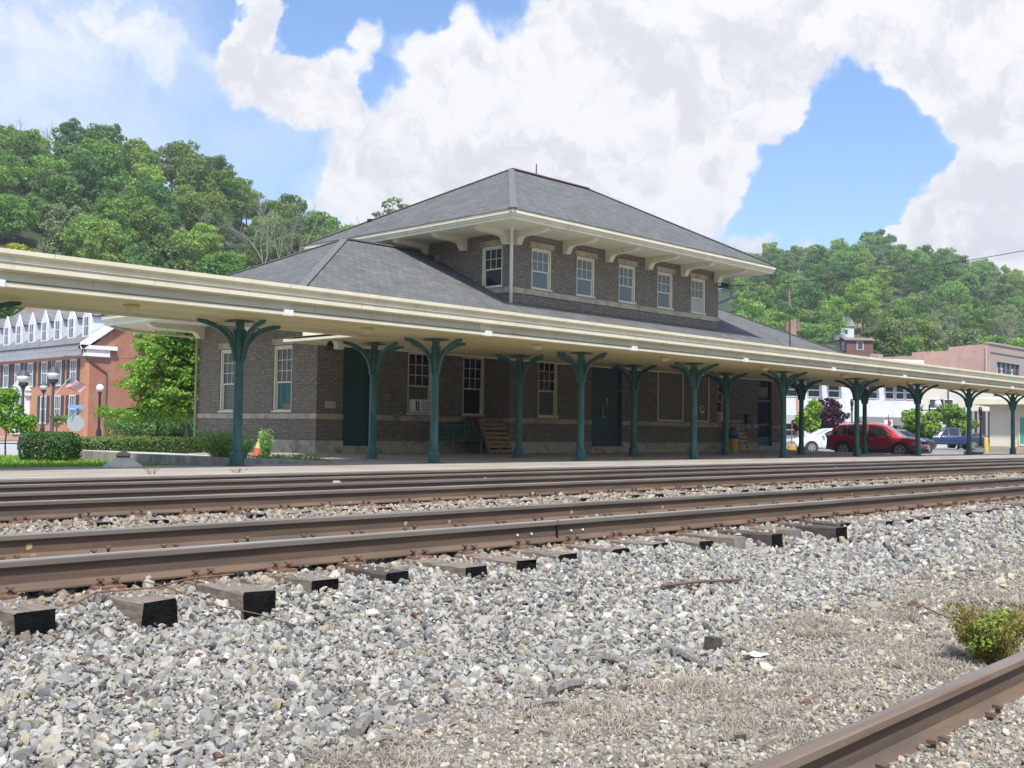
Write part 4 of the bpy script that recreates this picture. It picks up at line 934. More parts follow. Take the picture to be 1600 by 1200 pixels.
def single(name, label, loc, lobes, n, size, leaf, seed, trunk=None, cat='tree', group=None, barkm=bark):
    t = thing(name, label, cat, loc, group=group); lb = [(loc[0]+a, loc[1]+b_, loc[2]+c, d, e, f) for a, b_, c, d, e, f in lobes]
    make_crown('crown', lb, n, size, leaf, t, seed)
    if trunk:
        h, r0, r1, nn = trunk; b = MB(); limbs(b, loc, (loc[0], loc[1], loc[2]+h), r0, r1, lb, np.random.default_rng(seed), nn); b.build('trunk', barkm, t)
    return t
r9 = np.random.default_rng(9)
a_ = onhill(610, 246, 'left'); dz = atD(610, 320, 246)[2]-a_[2]-10.6
single('skyline_tree', 'dark open crowned tree rising behind the upper roof', a_, [(x_*1.35, y_*1.35, z_+dz, rx*1.3, rx*1.3, rz*1.2) for x_, y_, z_, rx, rz in ((0, 0, 11.5, 1.1, .9), (-1.4, .5, 10.3, 1, .7), (1.3, -1.2, 10.2, 1.2, .7), (-.5, .6, 8.8, 1.6, .8), (1.8, -1.9, 8.6, 1.1, .7), (-2, 1.4, 8, 1.2, .8))], 1100, .24, leaf_dark, 41, (11+dz, .25, .06, 6))
a_ = onhill(1370, 462); single('skyline_tree', 'tall tree standing out on the crest of the right hill', a_, [(0, 0, 12, 3, 3, 2), (-3.5, 3, 10.5, 3, 3, 2), (4, -4, 10.5, 3, 3, 2), (1, 0, 8, 5, 5, 2.5)], 1600, .45, leaf_dark, 42, (11, .3, .1, 4))
a_ = onhill(22, DYL, 'left'); single('yellow_shrub', 'bright yellow shrub above the left end of the canopy', a_, [(0, 0, 2.0, 1.9, 1.9, 1.2), (-1.9, .8, 1.2, 1.8, 1.8, 1.2), (2.0, -.7, 1.3, 1.8, 1.8, 1.1), (.5, 0, .4, 2.4, 2.4, 1)], 2600, .19, leaf_yellow, 43, (1.2, .08, .04, 4), cat='shrub')

# ------------------------------------------------------------------ left: brick colonial building
brick_red = brickmat('red_brick', (.47, .185, .09), (.56, .25, .13), (.50, .34, .24), w=.23, h=.075, msize=.008, bump=.2)
brick_side = brickmat('deep_red_brick', (.27, .085, .05), (.35, .125, .075), (.36, .25, .18), w=.23, h=.075, msize=.008, bump=.2)
slate = shinglemat('slate_roof', (.17, .175, .19), (.25, .255, .27), (.10, .10, .11), .4, .2, .3)
white_trim = mat('white_trim', (.78, .79, .81), (.70, .71, .73), rough=.5, scale=2)
shut_m = simple('dark_shutter', (.055, .045, .06), .6)
BX, BY = 35.0, 76.4
LB = thing('brick_building', 'two storey red brick building with white dormers across the street', 'building', (BX+6, 86, 0))
YE = 103.0; GX = 47.5; EZ = 6.35
b = MB(); b.box((BX, BY, -.3), (BX+.3, YE, EZ)); b.build('facade_wall', brick_red, LB)
b = MB(); b.prism([(BX+.3, -.3), (GX, -.3), (GX, EZ), ((BX+GX)/2, EZ+4.6), (BX+.3, EZ)], lambda u, v, s: (u, s, v), BY, BY+.3); b.box((GX-.3, BY+.3, -.3), (GX, YE, EZ)); b.box((BX+.3, YE-.3, -.3), (GX-.3, YE, EZ)); b.build('gable_wall', brick_side, LB)
RX = (BX+GX)/2; RZ = EZ+5.1
b = MB()
for x0, x1 in ((BX-.55, RX), (GX+.55, RX)): b.face([(x0, BY-.35, EZ+.18), (x0, YE, EZ+.18), (x1, YE, RZ), (x1, BY-.35, RZ)])
b.build('roof', slate, LB)
b = MB(); b.box((BX-.55, BY-.3, EZ-.12), (BX+.02, YE, EZ+.16)); b.box((BX-.3, BY-.2, EZ-.55), (BX-.002, YE, EZ-.12)); b.box((BX-.55, BY-.38, EZ-.12), (BX+2.2, BY-.002, EZ+.16)); b.box((BX-.3, BY-.25, EZ-.62), (BX+1.7, BY-.003, EZ-.12))
for x0, x1 in ((BX-.5, RX), (GX+.5, RX)): b.obox((x0, BY-.2, EZ+.0), (x1, BY-.2, RZ-.16), .36, .42, up=(0, 0, 1))
b.build('cornice', white_trim, LB)
b = MB(); b.box((BX-.68, BY-.35, EZ+.14), (BX-.56, YE, EZ+.26)); b.build('gutter', dark_metal, LB)
b = MB(); b.tube([(BX-.3, BY-.4, EZ+.1), (BX-.05, BY-.1, EZ-.7), (BX+1.6, BY-.08, EZ-1.8), (BX+1.6, BY-.08, 0)], .05, 8); b.build('downspout', dark_metal, LB)
def col_win(parent, y, z0, z1, w, shut=True):
    f = MB(); x = BX
    f.box((x-.05, y-w/2, z0), (x+.02, y-w/2+.08, z1)); f.box((x-.05, y+w/2-.08, z0), (x+.02, y+w/2, z1)); f.box((x-.05, y-w/2+.08, z1-.08), (x+.02, y+w/2-.08, z1)); f.box((x-.1, y-w/2-.05, z0-.1), (x+.02, y+w/2+.05, z0))
    zm = (z0+z1)/2; f.box((x-.045, y-w/2+.08, zm-.035), (x+.02, y+w/2-.08, zm+.035))
    for k in (1, 2): yy = y-w/2+.08+(w-.16)*k/3; f.box((x-.03, yy-.012, z0), (x+.02, yy+.012, z1-.08))
    wn = f.build('window', white_trim, parent); p = MB(); p.box((x-.02, y-w/2+.08, z0), (x-.005, y+w/2-.08, z1-.08)); p.build('pane', MATS.get('pane_l') or simple('pane_l', (.10, .115, .13), .15), wn)
    if shut:
        s = MB(); s.box((x-.06, y-w/2-.52, z0-.03), (x-.004, y-w/2-.06, z1)); s.build('shutter', shut_m, wn); s = MB(); s.box((x-.06, y+w/2+.06, z0-.03), (x-.004, y+w/2+.52, z1)); s.build('shutter', shut_m, wn)
wy = [float(atX(px, 610, BX)[1]) for px in (114, 91, 69, 47, 27, 9, -9, -26)]
for y in wy: col_win(LB, y, 3.75, 5.55, 1.05)
for k, y in enumerate(wy):
    if k not in (3, 4): col_win(LB, y, .95, 2.95, 1.05)
# portico
yp = (wy[3]+wy[4])/2
b = MB(); b.box((BX-.4, yp-1.3, 0), (BX-.01, yp-1.0, 3.0)); b.box((BX-.4, yp+1.0, 0), (BX-.01, yp+1.3, 3.0)); b.box((BX-.45, yp-1.5, 3.0), (BX-.01, yp+1.5, 3.4)); b.prism([(yp-1.6, 3.4), (yp+1.6, 3.4), (yp, 4.25)], lambda u, v, s: (s, u, v), BX-.5, BX-.01)
pt = b.build('portico', white_trim, LB); MB().box((BX-.1, yp-1.0, 0), (BX-.02, yp+1.0, 2.9)).build('door', white_paint, pt)
for k in range(8):
    y = float(atX((134.5, 111, 89.5, 69, 49, 29, 10, -8)[k], 520, BX+.35)[1]); x0 = BX+.35; zb = EZ+.6; d = MB()
    f = MB(); f.prism([(y-.62, zb), (y+.62, zb), (y+.62, zb+1.7), (y, zb+2.6), (y-.62, zb+1.7)], lambda u, v, s: (s, u, v), x0, x0+.12); dm = f.build('dormer', white_trim, LB)
    s = MB(); s.box((x0+.12, y-.57, zb+.1), (x0+3.2, y+.57, zb+1.7)); s.build('dormer_side', mat('dormer_siding', (.62, .66, .72), (.56, .60, .66), rough=.6) if 'dormer_siding' not in MATS else MATS['dormer_siding'], dm)
    rf = MB()
    for sg in (-1, 1): rf.obox((x0+.10, y+sg*.41, zb+2.16), (x0+3.6, y+sg*.41, zb+2.16), 1.18, .07, up=(0, sg*.72, .69))
    rf.build('dormer_roof', slate, dm)
    w_ = MB(); w_.box((x0-.015, y-.3, zb+.35), (x0-.004, y+.3, zb+1.65)); w_.build('pane', MATS['pane_l'], dm); w_ = MB()
    w_.box((x0-.03, y-.3, zb+.97), (x0-.005, y+.3, zb+1.03)); w_.box((x0-.03, y-.02, zb+.35), (x0-.005, y+.02, zb+1.65)); w_.build('sash', white_trim, dm)
q = atX(76, 470, RX+1); b = MB(); b.box((RX-.5, q[1]-1.5, EZ+2), (RX+1, q[1]+1.5, RZ+2.6)); b.build('chimney', brick_red, LB)
# rear wing
WG = thing('brick_wing', 'low brick wing with white cornice half hidden by the maple', 'building', (60, 81, 0))
WY = 80.0
b = MB(); b.box((GX+.02, WY, -.3), (78, WY+.3, 3.6)); b.build('wall', brick_red, WG)
b = MB(); b.face([(GX+.03, WY-.5, 4.45), (78, WY-.5, 4.45), (78, WY+6, 7.6), (GX+.03, WY+6, 7.6)]); b.build('roof', slate, WG)
b = MB(); b.box((GX+.03, WY-.5, 4.1), (78, WY-.0, 4.43)); b.box((GX+.03, WY-.2, 3.5), (78, WY-.003, 4.1)); b.build('cornice', white_trim, WG)
q = atY(174, 650, WY); b = MB(); b.box((q[0]-.9, WY-.12, -.2), (q[0]+.9, WY-.01, 2.3)); b.prism([(.9*math.cos(t), 2.3+.9*math.sin(t)) for t in np.linspace(0, PI, 12)], lambda u, v, s: (q[0]+u, s, v), WY-.12, WY-.01); b.build('arched_door', white_paint, WG)
for px in (215, 246, 273, 302):
    q = atY(px, 660, WY); f = MB(); f.box((q[0]-.55, WY-.08, .75), (q[0]+.55, WY-.01, 2.6)); wn = f.build('window', white_trim, WG); p = MB()
    for k in range(3): p.box((q[0]-.48+.33*k, WY-.1, .82), (q[0]-.20+.33*k, WY-.08, 2.52))
    p.build('pane', MATS['pane_l'], wn)
    for sg in (-1, 1): s = MB(); s.box((q[0]+sg*.62-.22*(sg < 0)*1, WY-.07, .72), (q[0]+sg*.62+.22+(-.22 if sg < 0 else 0), WY-.012, 2.62)); s.build('shutter', shut_m, wn)
q = atY(222, 560, WY+1); f = MB(); f.prism([(q[0]-.85, 5.1), (q[0]+.85, 5.1), (q[0]+.85, 6.5)]+[(q[0]+.85*math.cos(t), 6.5+.8*math.sin(t)) for t in np.linspace(.3, PI-.3, 8)]+[(q[0]-.85, 6.5)], lambda u, v, s: (u, s, v), WY+.6, WY+4); dm = f.build('dormer', white_trim, WG)
MB().box((q[0]-.35, WY+.57, 5.4), (q[0]+.35, WY+.59, 6.5)).build('pane', MATS['pane_l'], dm)
# brick pavement and clipped shrubs before it
b = MB(); b.box((18, 66, -.5), (80, BY+4, -.12)); tag(b.build('pavement', mat('brick_paving', (.36, .22, .16), (.30, .18, .13), rough=.9, scale=1)), kind='structure')
for k, (px, d) in enumerate(((203, 72), (229, 74), (248, 76), (271, 76), (296, 75))):
    q = atD(px, 672, d); lb = [(0, 0, .9, 1.35, 1.35, .85), (.5, -.4, .7, 1.1, 1.1, .8), (-.5, .4, .7, 1.1, 1.1, .8)]
    single('clipped_shrub', f'rounded clipped green shrub before the brick wing, {nth(k)} from the left', (q[0], q[1], -.12), lb, 2600, .09, leaf_box if k else leaf_dark, 300+k, None, 'shrub', 'clipped shrubs before the wing')
# ------------------------------------------------------------------ lamps, flag, street signs
lamp_glass = mat('frosted_globe', (.70, .70, .66), (.62, .62, .58), rough=.3)
def acorn_lamp(px, ybase, d, H, label, z=None, s=1.0, m=dark_metal):
    q = atD(px, ybase, d); z = q[2] if z is None else z; x, y = q[0], q[1]
    t = thing('street_lamp', label, 'street lamp', (x, y, z), group='old style street lamps')
    MB().lathe([(.14*s, 0), (.14*s, .25), (.07*s, .4), (.055*s, H*.5), (.045*s, H-.75*s), (.09*s, H-.72*s), (.06*s, H-.68*s)], (x, y, z), 12).build('post', m, t, smooth=True, auto=40)
    MB().lathe([(.07*s, H-.68*s), (.17*s, H-.58*s), (.15*s, H-.5*s)], (x, y, z), 12).build('lamp_holder', black_iron, t)
    MB().lathe([(.14*s, H-.5*s), (.22*s, H-.36*s), (.22*s, H-.24*s)], (x, y, z), 14).build('globe', lamp_glass, t, smooth=True)
    MB().lathe([(.24*s, H-.24*s), (.16*s, H-.16*s), (.09*s, H-.06*s), (.03*s, H-.03*s), (.02*s, H+.1*s), (.0, H+.12*s)], (x, y, z), 14).build('cap', dark_metal, t, smooth=True, auto=40)
    return t, (x, y, z)
acorn_lamp(33, 703, 42, 2.85, 'grey lamp post behind the small sapling at the left edge')
l2, l2p = acorn_lamp(80, 703, 43, 3.05, 'grey lamp post carrying the flag beside the round bush')
acorn_lamp(66, 676, 70, 3.0, 'slim dark lamp post close to the brick facade', s=.95, m=black_iron)
acorn_lamp(291, 682, 70, 3.4, 'thin black lamp post between the wing shrubs and the station wall', s=.8, m=black_iron)
q = atD(154, 681, 74); gs = .62; t = thing('globe_lamp', 'dark post with a round white globe at the brick corner', 'street lamp', (q[0], q[1], -.12), group='old style street lamps')
MB().lathe([(.16, 0), (.16, .5), (.08, .8), (.07, 2.85), (.14, 2.95), (.1, 3.05)], (q[0], q[1], -.12), 12).build('post', black_iron, t, smooth=True, auto=40); MB().lathe([(.08, 3.04), (.2, 3.12), (.24, 3.26), (.2, 3.42), (.06, 3.52)], (q[0], q[1], -.12), 16).build('globe', white_paint, t, smooth=True)
# flag
x, y, z = l2p
t = thing('flag', 'stars and stripes flag on a slanted pole fixed to the lamp post', 'flag', (x, y, z+1.95))
fp0 = Vector((x+.02, y, z+1.95)); fp1 = Vector(atD(107, 592, 42.6)); MB().tube([fp0, fp1], .012, 8).build('flag_pole', white_paint, t)
fl_r = simple('flag_red', (.40, .03, .05), .7); fl_w = simple('flag_white', (.72, .70, .70), .7); fl_b = simple('flag_blue', (.03, .03, .17), .7)
hd = Vector((CRX[0], CRX[1], 0)).normalized(); top = fp1; W_, Hh = .62, .40; along = (fp0-fp1).normalized()
b = MB(); nx, ny = 16, 13
def fpt(i, j):
    u, v = i/nx*W_, j/ny*Hh; p = top+along*v*1.0+hd*u*1.05+Vector((0, 0, -1))*(u*u*.62+.02*math.sin(u*16))
    return p+Vector((-hd.y, hd.x, 0))*(.05*math.sin(u*13+v*3))
for j in range(ny):
    for i in range(nx):
        m = 2 if (i < nx*.42 and j < 7) else (0 if j % 2 == 0 else 1); b.face([fpt(i, j), fpt(i+1, j), fpt(i+1, j+1), fpt(i, j+1)], m)
b.build('cloth', [fl_r, fl_w, fl_b], t)
st = MB()
for i in range(5):
    for j in range(4):
        p = (fpt(i*1.3+.8, j*1.6+.8)+fpt(i*1.3+1.1, j*1.6+1.1))/2; st.disc(p-Vector((-hd.y, hd.x, 0))*.004, Vector((hd.y, -hd.x, 0)), .011, .002, 5)
st.build('stars', fl_w, t)
# back of a stop sign with street name blades
q = atD(118, 661, 52); t = thing('stop_sign', 'grey back of an octagonal road sign behind the hedge', 'road sign', (q[0], q[1], -.2))
nb = Vector((-math.cos(CA+.38), -math.sin(CA+.38), 0)); sx = Vector((nb.y, -nb.x, 0)); alu = simple('sign_aluminium', (.42, .46, .47), .45, .4)
pl = [(.38*math.cos(PI/8+k*PI/4), .38*math.sin(PI/8+k*PI/4)) for k in range(8)]
b = MB(); b.prism(pl, lambda u, v, s: Vector(q)+sx*u+Vector((0, 0, v))+nb*s, 0, .02); b.build('sign_plate', alu, t); MB().tube([(q[0], q[1], -.2), (q[0], q[1], q[2]+.75)], .03, 8).build('post', alu, t)
blue = simple('blade_blue', (.16, .33, .55), .5)
for k, (dz, ro) in enumerate(((.52, .9), (.72, -.35))):
    dr = (sx*math.cos(ro)+nb*math.sin(ro)); MB().obox(Vector(q)-dr*.36+Vector((0, 0, dz)), Vector(q)+dr*.36+Vector((0, 0, dz)), .02, .16).build('street_name_blade', blue, t)
# hanging flower basket stand
q = atD(89, 662, 66); t = thing('flower_planter', 'tall post with a bowl of pink flowers before the brick facade', 'planter', (q[0], q[1], -.12))
MB().tube([(q[0], q[1], -.12), (q[0], q[1], q[2])], .03, 8).build('stand', black_iron, t); MB().lathe([(.05, -.15), (.3, .05), (.33, .1)], (q[0], q[1], q[2]), 14).build('bowl', mat('terracotta_bowl', (.30, .14, .09)), t)
make_crown('foliage', [(q[0], q[1], q[2]+.25, .5, .5, .3)], 380, .09, leaf_weed, t, 91); make_crown('flowers', [(q[0], q[1], q[2]+.3, .46, .46, .28)], 90, .06, leafmat('pink_bloom', (.5, .14, .2), (.45, .2, .16)), t, 92)
# park bench at the left edge
q = atD(18, 716, 36); t = thing('park_bench', 'black metal park bench under the sapling at the left edge', 'bench', (q[0], q[1], -.2))
sxv = Vector((CRX[0], CRX[1], 0)).normalized(); fv = Vector((math.cos(CA), math.sin(CA), 0)); c0 = Vector((q[0], q[1], -.2))
def bp(u, w, z): return c0+sxv*u+fv*w+Vector((0, 0, z))
for k in range(4): MB().obox(bp(-.75, -.2+.12*k, .46), bp(.5, -.2+.12*k, .46), .09, .025).build('seat_slat', black_iron, t)
for u in (-.6, .32, .54): MB().obox(bp(u, -.2, 0), bp(u, -.2, .66), .07, .05).build('leg', black_iron, t); MB().obox(bp(u, .2, 0), bp(u, .2, .5), .07, .05).build('leg', black_iron, t)
MB().obox(bp(.3, -.2, .64), bp(.56, -.2, .64), .05, .04).build('arm', black_iron, t); MB().obox(bp(-.75, -.22, .64), bp(-.55, -.22, .64), .05, .04).build('arm', black_iron, t)

# ------------------------------------------------------------------ near greenery
lawn = MB(); lawn.face([(-14, 21.72, -.06), (12.28, 21.72, -.06), (12.28, 30.4, -.1), (-14, 30.4, -.1)]); tag(lawn.build('lawn', mat('lawn_soil', (.10, .17, .035), (.08, .13, .03), rough=1, scale=2)), kind='structure')
r = np.random.default_rng(3); n = 26000; P = np.stack([r.uniform(2, 12.25, n), 21.75+8.5*r.random(n)**1.3, np.full(n, -.07)], -1); P = P[inview(P, 100)]
def blades(P, hgt, wid, lean, r, bend=.5):
    n = len(P); a = r.uniform(0, 6.28, n); h = hgt*r.uniform(.5, 1.3, n); d = np.stack([np.cos(a), np.sin(a), np.zeros(n)], -1); s = np.stack([-np.sin(a), np.cos(a), np.zeros(n)], -1)*wid*.5
    L = lean*r.uniform(.2, 1.2, n); up = np.array([0, 0, 1.0]); p1 = P+d*(h*L*.35)[:, None]+up*(h*.6)[:, None]; p2 = P+d*(h*L)[:, None]+up*(h*(1-bend*L.clip(0, 1)*.7))[:, None]
    V = np.stack([P-s, P+s, p1+s*.7, p1-s*.7, p2+s*.12, p2-s*.12], 1).reshape(-1, 3); k = np.arange(n)[:, None]*6
    F = np.concatenate([k+np.array([[0, 1, 2, 3]]), k+np.array([[3, 2, 4, 5]])]); return V, F
V, F = blades(P, .11, .02, .6, r); tag(mesh_np('grass', V, F, grass_m), 'bright green mown grass beside the platform end', None, None, 'stuff')
def straws(P, r):                                            # dry blades lying over in arcs
    n = len(P); a = r.normal(size=n)*1.1+np.repeat(r.uniform(0, 6.28, n//40+1), 40)[:n]; L = r.uniform(.04, .13, n); h = r.uniform(.004, .034, n); d = np.stack([np.cos(a), np.sin(a), np.zeros(n)], -1); s = np.stack([-np.sin(a), np.cos(a), np.zeros(n)], -1)*.0015; up = np.array([0, 0, 1.0])
    b2 = a+r.normal(size=n)*.7; d2 = np.stack([np.cos(b2), np.sin(b2), np.zeros(n)], -1); p1 = P+d*(L*.45)[:, None]+up*h[:, None]; p2 = p1+d2*(L*.55)[:, None]+up*(h*r.uniform(-.7, .5, n))[:, None]
    V = np.stack([P-s, P+s, p1+s, p1-s, p2+s*.3, p2-s*.3], 1).reshape(-1, 3); k = np.arange(n)[:, None]*6
    return V, np.concatenate([k+np.array([[0, 1, 2, 3]]), k+np.array([[3, 2, 4, 5]])])
# dead grass and weeds on the siding
r = np.random.default_rng(8); T = []
n = 800; X = r.uniform(2, 13, n); t_ = r.random(n); Y = fy(X)+.13+(bound(X)+.05-fy(X)-.13)*t_
pat = np.sin(X*2.9+1)+np.sin(Y*5.1+X)+np.sin(X*6.7-Y*3.3)+.5*np.sin(X*11+Y*7)
k = (pat > .1) & (X > 1.7) & (r.random(n) < .8) & inview(np.stack([X, Y, np.zeros(n)], -1)); X, Y = X[k], Y[k]; cnt = r.integers(30, 130, len(X)); sp_ = np.repeat(r.uniform(.03, .075, len(X)), cnt)
cx_ = np.repeat(X, cnt)+r.normal(size=cnt.sum())*sp_; cy_ = np.repeat(Y, cnt)+r.normal(size=cnt.sum())*sp_*.8
P = np.stack([cx_, cy_, gz(cx_, cy_)+.002], -1); P = P[(P[:, 1] > fy(P[:, 0])+.085)]
V1, F1 = blades(P[::3], .060, .0027, 1.4, r, 1.1); V2, F2 = straws(np.concatenate([P[1::3], P[2::3]]), r)
tag(mesh_np('dead_grass', np.concatenate([V1, V2]), np.concatenate([F1, F2+len(V1)]), straw), 'flattened straw coloured dead grass by the siding rail', None, None, 'stuff')
def stemmy(name, label, base, H, R_, ns, leaf, lsize, lpn, seed, stemm, cat='plant', spread=.6, group=None, narrow=.3):
    r = np.random.default_rng(seed); t = thing(name, label, cat, base, group=group); b = MB(); LP, LN, LS = [], [], []
    for i in range(ns):
        a = r.uniform(0, 6.28); rr = R_*math.sqrt(r.random())*.35; p0 = Vector(base)+Vector((math.cos(a)*rr, math.sin(a)*rr, -.01)); out = R_*r.uniform(.2, 1)*spread*2
        h = H*r.uniform(.55, 1.0); p2 = p0+Vector((math.cos(a)*out, math.sin(a)*out, h)); p1 = p0.lerp(p2, .5)+Vector((0, 0, h*.12)); b.tube([p0, p1, p2], [.004*H/.3*.6+.001, .003*H/.3*.6+.0008, .001], 4, cap=False)
        for k in range(lpn):
            s = r.random()**.7; q = (p0.lerp(p1, s*2) if s < .5 else p1.lerp(p2, s*2-1)); LP.append(np.array(q)+r.normal(size=3)*lsize*.7); LN.append(r.normal(size=3)+np.array([0, 0, .6])); LS.append(lsize*r.uniform(.5, 1.2))
    b.build('stems', stemm, t); V, F = cards(np.array(LP), np.array(LN), np.array(LS), r, narrow); mesh_np('leaves', V-np.array(base), F, leaf, t); return t
q = gpt(1548, 1036); q = (q[0], max(q[1], fy(q[0])+.2), float(gz(q[0], q[1])))
stemmy('weed_tuft', 'bushy green and reddish weed against the siding rail', q, .36, .22, 70, leaf_rusty, .020, 46, 60, simple('weed_stem', (.20, .16, .05), .7), group=None)
make_crown('leaves', [(q[0]+.03, q[1]+.02, q[2]+.13, .20, .16, .14), (q[0]+.10, q[1], q[2]+.18, .16, .13, .12), (q[0]-.1, q[1]+.03, q[2]+.15, .13, .12, .12)], 2200, .0125, leafmat('leaf_olive', (.19, .29, .045), (.28, .33, .07), .06, .4), bpy.data.objects['weed_tuft'], 61)
for px, py, H, lab, s in ((1423, 975, .13, 'thin reddish dead stalk in the gravel', 62), (1530, 958, .10, 'low brown dead weed behind the green tuft', 63), (1592, 958, .07, 'small brown dead weed at the right edge', 64), (1345, 940, .06, 'tiny dry weed on the ballast', 65)):
    q = gpt(px, py); stemmy('dry_weed', lab, q, H*1.4, .11, 12, dry_m, .008, 14, s, simple('dry_stem_red', (.16, .09, .07), .8) if 'dry_stem_red' not in MATS else MATS['dry_stem_red'])
q = atZ(318, 727, .02); stemmy('weed_bush', 'tall leafy weeds at the foot of the nearest column', (13.5, 22.3, .03), .80, .46, 120, leafmat('leaf_weed_pale', (.26, .46, .12), (.34, .54, .17), .03, .3, trans=.45), .045, 32, 66, simple('weed_stem_green', (.10, .18, .05), .7), 'weeds', .55)
stemmy('weed_bush', 'tall leafy weeds directly behind the first column', (14.05, 22.5, .03), .65, .40, 80, MATS['leaf_weed_pale'], .042, 24, 67, MATS['weed_stem_green'], 'weeds', .55)
q = atZ(416, 718, .03); stemmy('creeper', 'green creeper climbing past the leaning traffic cone', (q[0]+.05, q[1]+.1, .03), .80, .22, 34, leaf_weed, .045, 26, 68, MATS['weed_stem_green'], 'weeds', .35)
for k, (px, py, lab) in enumerate(((400, 722, 'low green weeds right behind the first column'), (445, 721, 'low spreading weeds in the middle of the platform crack'), (480, 720.5, 'low weeds at the right end of the overgrown strip'))):
    q = atZ(px, py, .01); stemmy('ground_weed', lab, (q[0], q[1], .0), .2, .5, 60, leaf_weed, .035, 14, 69+k, MATS['weed_stem_green'], 'weeds', .8)
for px, py, H, lab, s in ((237, 740, .16, 'dry tuft of grass in the platform edge left of the first column', 74), (372, 738, .10, 'small dry sprig before the first column', 75), (1190, 716, .3, 'thin pale weed stalks on the platform under the canopy', 76), (265, 716, .14, 'small weed on the concrete pad', 77)):
    q = atZ(px, py, -.02); stemmy('dry_weed', lab, (q[0], q[1], -.03), H, .14, 14, dry_m, .016, 10, s, MATS['dry_stem_red'])
# clipped bush, hedge
def clipped(name, label, c, hx, hy, h, rot, n, size, leaf, seed, cat='shrub', rnd=.35):
    r = np.random.default_rng(seed); t = thing(name, label, cat, c, rot)
    d = r.normal(size=(n, 3)); d = d/np.max(np.abs(d)**(1/rnd*.5+1), axis=1)[:, None]**(1/(1/rnd*.5+1)); d = np.clip(d, -1, 1); d /= (np.sum(np.abs(d)**5, 1)**.2)[:, None]
    q = r.uniform(.84, 1.04, n)[:, None]; P = d*np.array([hx, hy, h/2])*q+np.array([0, 0, h/2]); P[:, 2] = np.abs(P[:, 2]); N = d+r.normal(size=(n, 3))*.6; N[:, 2] += .2
    V, F = cards(P, N, size*r.uniform(.6, 1.3, n), r); mesh_np('foliage', V, F, leaf, t)
    b = MB()
    for k in range(5): a = r.uniform(0, 6.28); b.tube([(0, 0, 0), (hx*.6*math.cos(a), hy*.6*math.sin(a), h*.7)], [.03, .01], 5)
    b.build('stems', bark, t, local=True); return t
q = atD(79, 718, 28.5); clipped('box_bush', 'dense dark clipped bush on the lawn', (q[0], q[1], -.12), .58, .58, .78, CA-PI/2, 7000, .032, leaf_box, 81)
h0 = Vector(atZ(112, 703, .15)); h1 = Vector(atZ(312, 703, .12)); mid = (h0+h1)/2; clipped('hedge', 'long low hedge along the back of the concrete pad', (mid.x+.5, mid.y+1.0, .0), (h1-h0).length/2+.3, .45, .50, math.atan2((h1-h0).y, (h1-h0).x), 15000, .04, leafmat('leaf_hedge', (.075, .15, .035), (.13, .19, .05), .05, .3), 82, 'hedge')
# sapling at the left edge
q = atD(8, 719, 33); r9 = np.random.default_rng(4)
lb = [(0, 0, 1.35, .40, .40, .32), (-.36, .2, 1.15, .36, .36, .26), (.36, -.25, 1.1, .36, .36, .26), (.1, .1, 1.75, .30, .30, .30), (-.2, .25, 1.55, .30, .3, .26), (.48, -.35, .92, .32, .32, .18), (-.62, .4, 1.0, .3, .3, .2), (.15, -.1, 1.0, .35, .35, .25)]
single('sapling', 'small young tree with thin trunk at the left edge', (q[0], q[1], -.2), lb, 2600, .055, leaf_maple, 83, (1.3, .03, .012, 7))
# maple behind the left end of the station
mz = -.2
def mp(px, py, d): return atD(px, py, d)
q = mp(330, 690, 52); M0 = np.array([q[0], q[1], mz]); lb = []
rm = np.random.default_rng(14); edge_y = [512, 540, 560, 578, 592, 606, 622, 640, 652, 664, 678, 692]; edge_x = [245, 228, 222, 205, 172, 205, 188, 165, 128, 150, 205, 235]
for k in range(150):
    py = rm.uniform(512, 655); x0 = np.interp(py, edge_y, edge_x); px = x0+(352-x0)*rm.random()**.85; tier = .5+.5*math.sin(py*2*PI/31)
    if rm.random() > .6+.4*tier or (py > 662 and rm.random() < .5): continue
    f_ = (px-x0)/(352-x0); rx = .38+.75*min(1, f_*1.6); p = mp(px+rx*22, py, 48.5+3*f_+rm.uniform(-.6, .6))-M0; lb.append((p[0], p[1], p[2], rx, rx, .16+.22*rm.random()+.2*f_))
for k in range(46):
    py = rm.uniform(514, 606); px = rm.uniform(np.interp(py, [514, 560, 606], [238, 215, 198]), 318); rx = rm.uniform(.45, .8); p = mp(px, py, rm.uniform(49, 52))-M0; lb.append((p[0], p[1], p[2], rx, rx, rm.uniform(.18, .34)))
single('maple_tree', 'spreading maple with layered boughs beside the station end wall', tuple(M0), lb, 75000, .075, leaf_maple, 84, (3.2, .22, .10, 22))

# ------------------------------------------------------------------ litter on the ballast
def stick(label, pa, pb, r0, m, z=.02, name='stick'):
    a, c = Vector(pa), Vector(pb); a.z = float(gz(a.x, a.y))+z; c.z = float(gz(c.x, c.y))+z; md = a.lerp(c, .5)+Vector((0, 0, .012))
    t = thing(name, label, name.replace('_', ' '), a); b = MB(); b.tube([a, md, c], [r0, r0*1.05, r0*.8], 7); b.build('shaft', m, t); return t
grey_wood = mat('grey_driftwood', (.26, .235, .21), (.15, .135, .12), rough=.95, scale=20, stretch=(3, 3, 1), bump=.6, bscale=60)
stick('rusty iron rod lying on the ballast', gpt(1035, 926), gpt(1156, 916), .013, rust_side, .05, 'iron_rod')
stick('broken grey wood splinter nearest the paper scrap', gpt(1042, 1022), gpt(1097, 1046), .028, grey_wood, .028, 'wood_piece')
stick('short dark stick among the larger stones', gpt(925, 1032), gpt(980, 1046), .024, grey_wood, .03, 'wood_piece')
stick('split grey stick where the ballast ends', gpt(862, 1088), gpt(905, 1076), .03, grey_wood, .025, 'wood_piece')
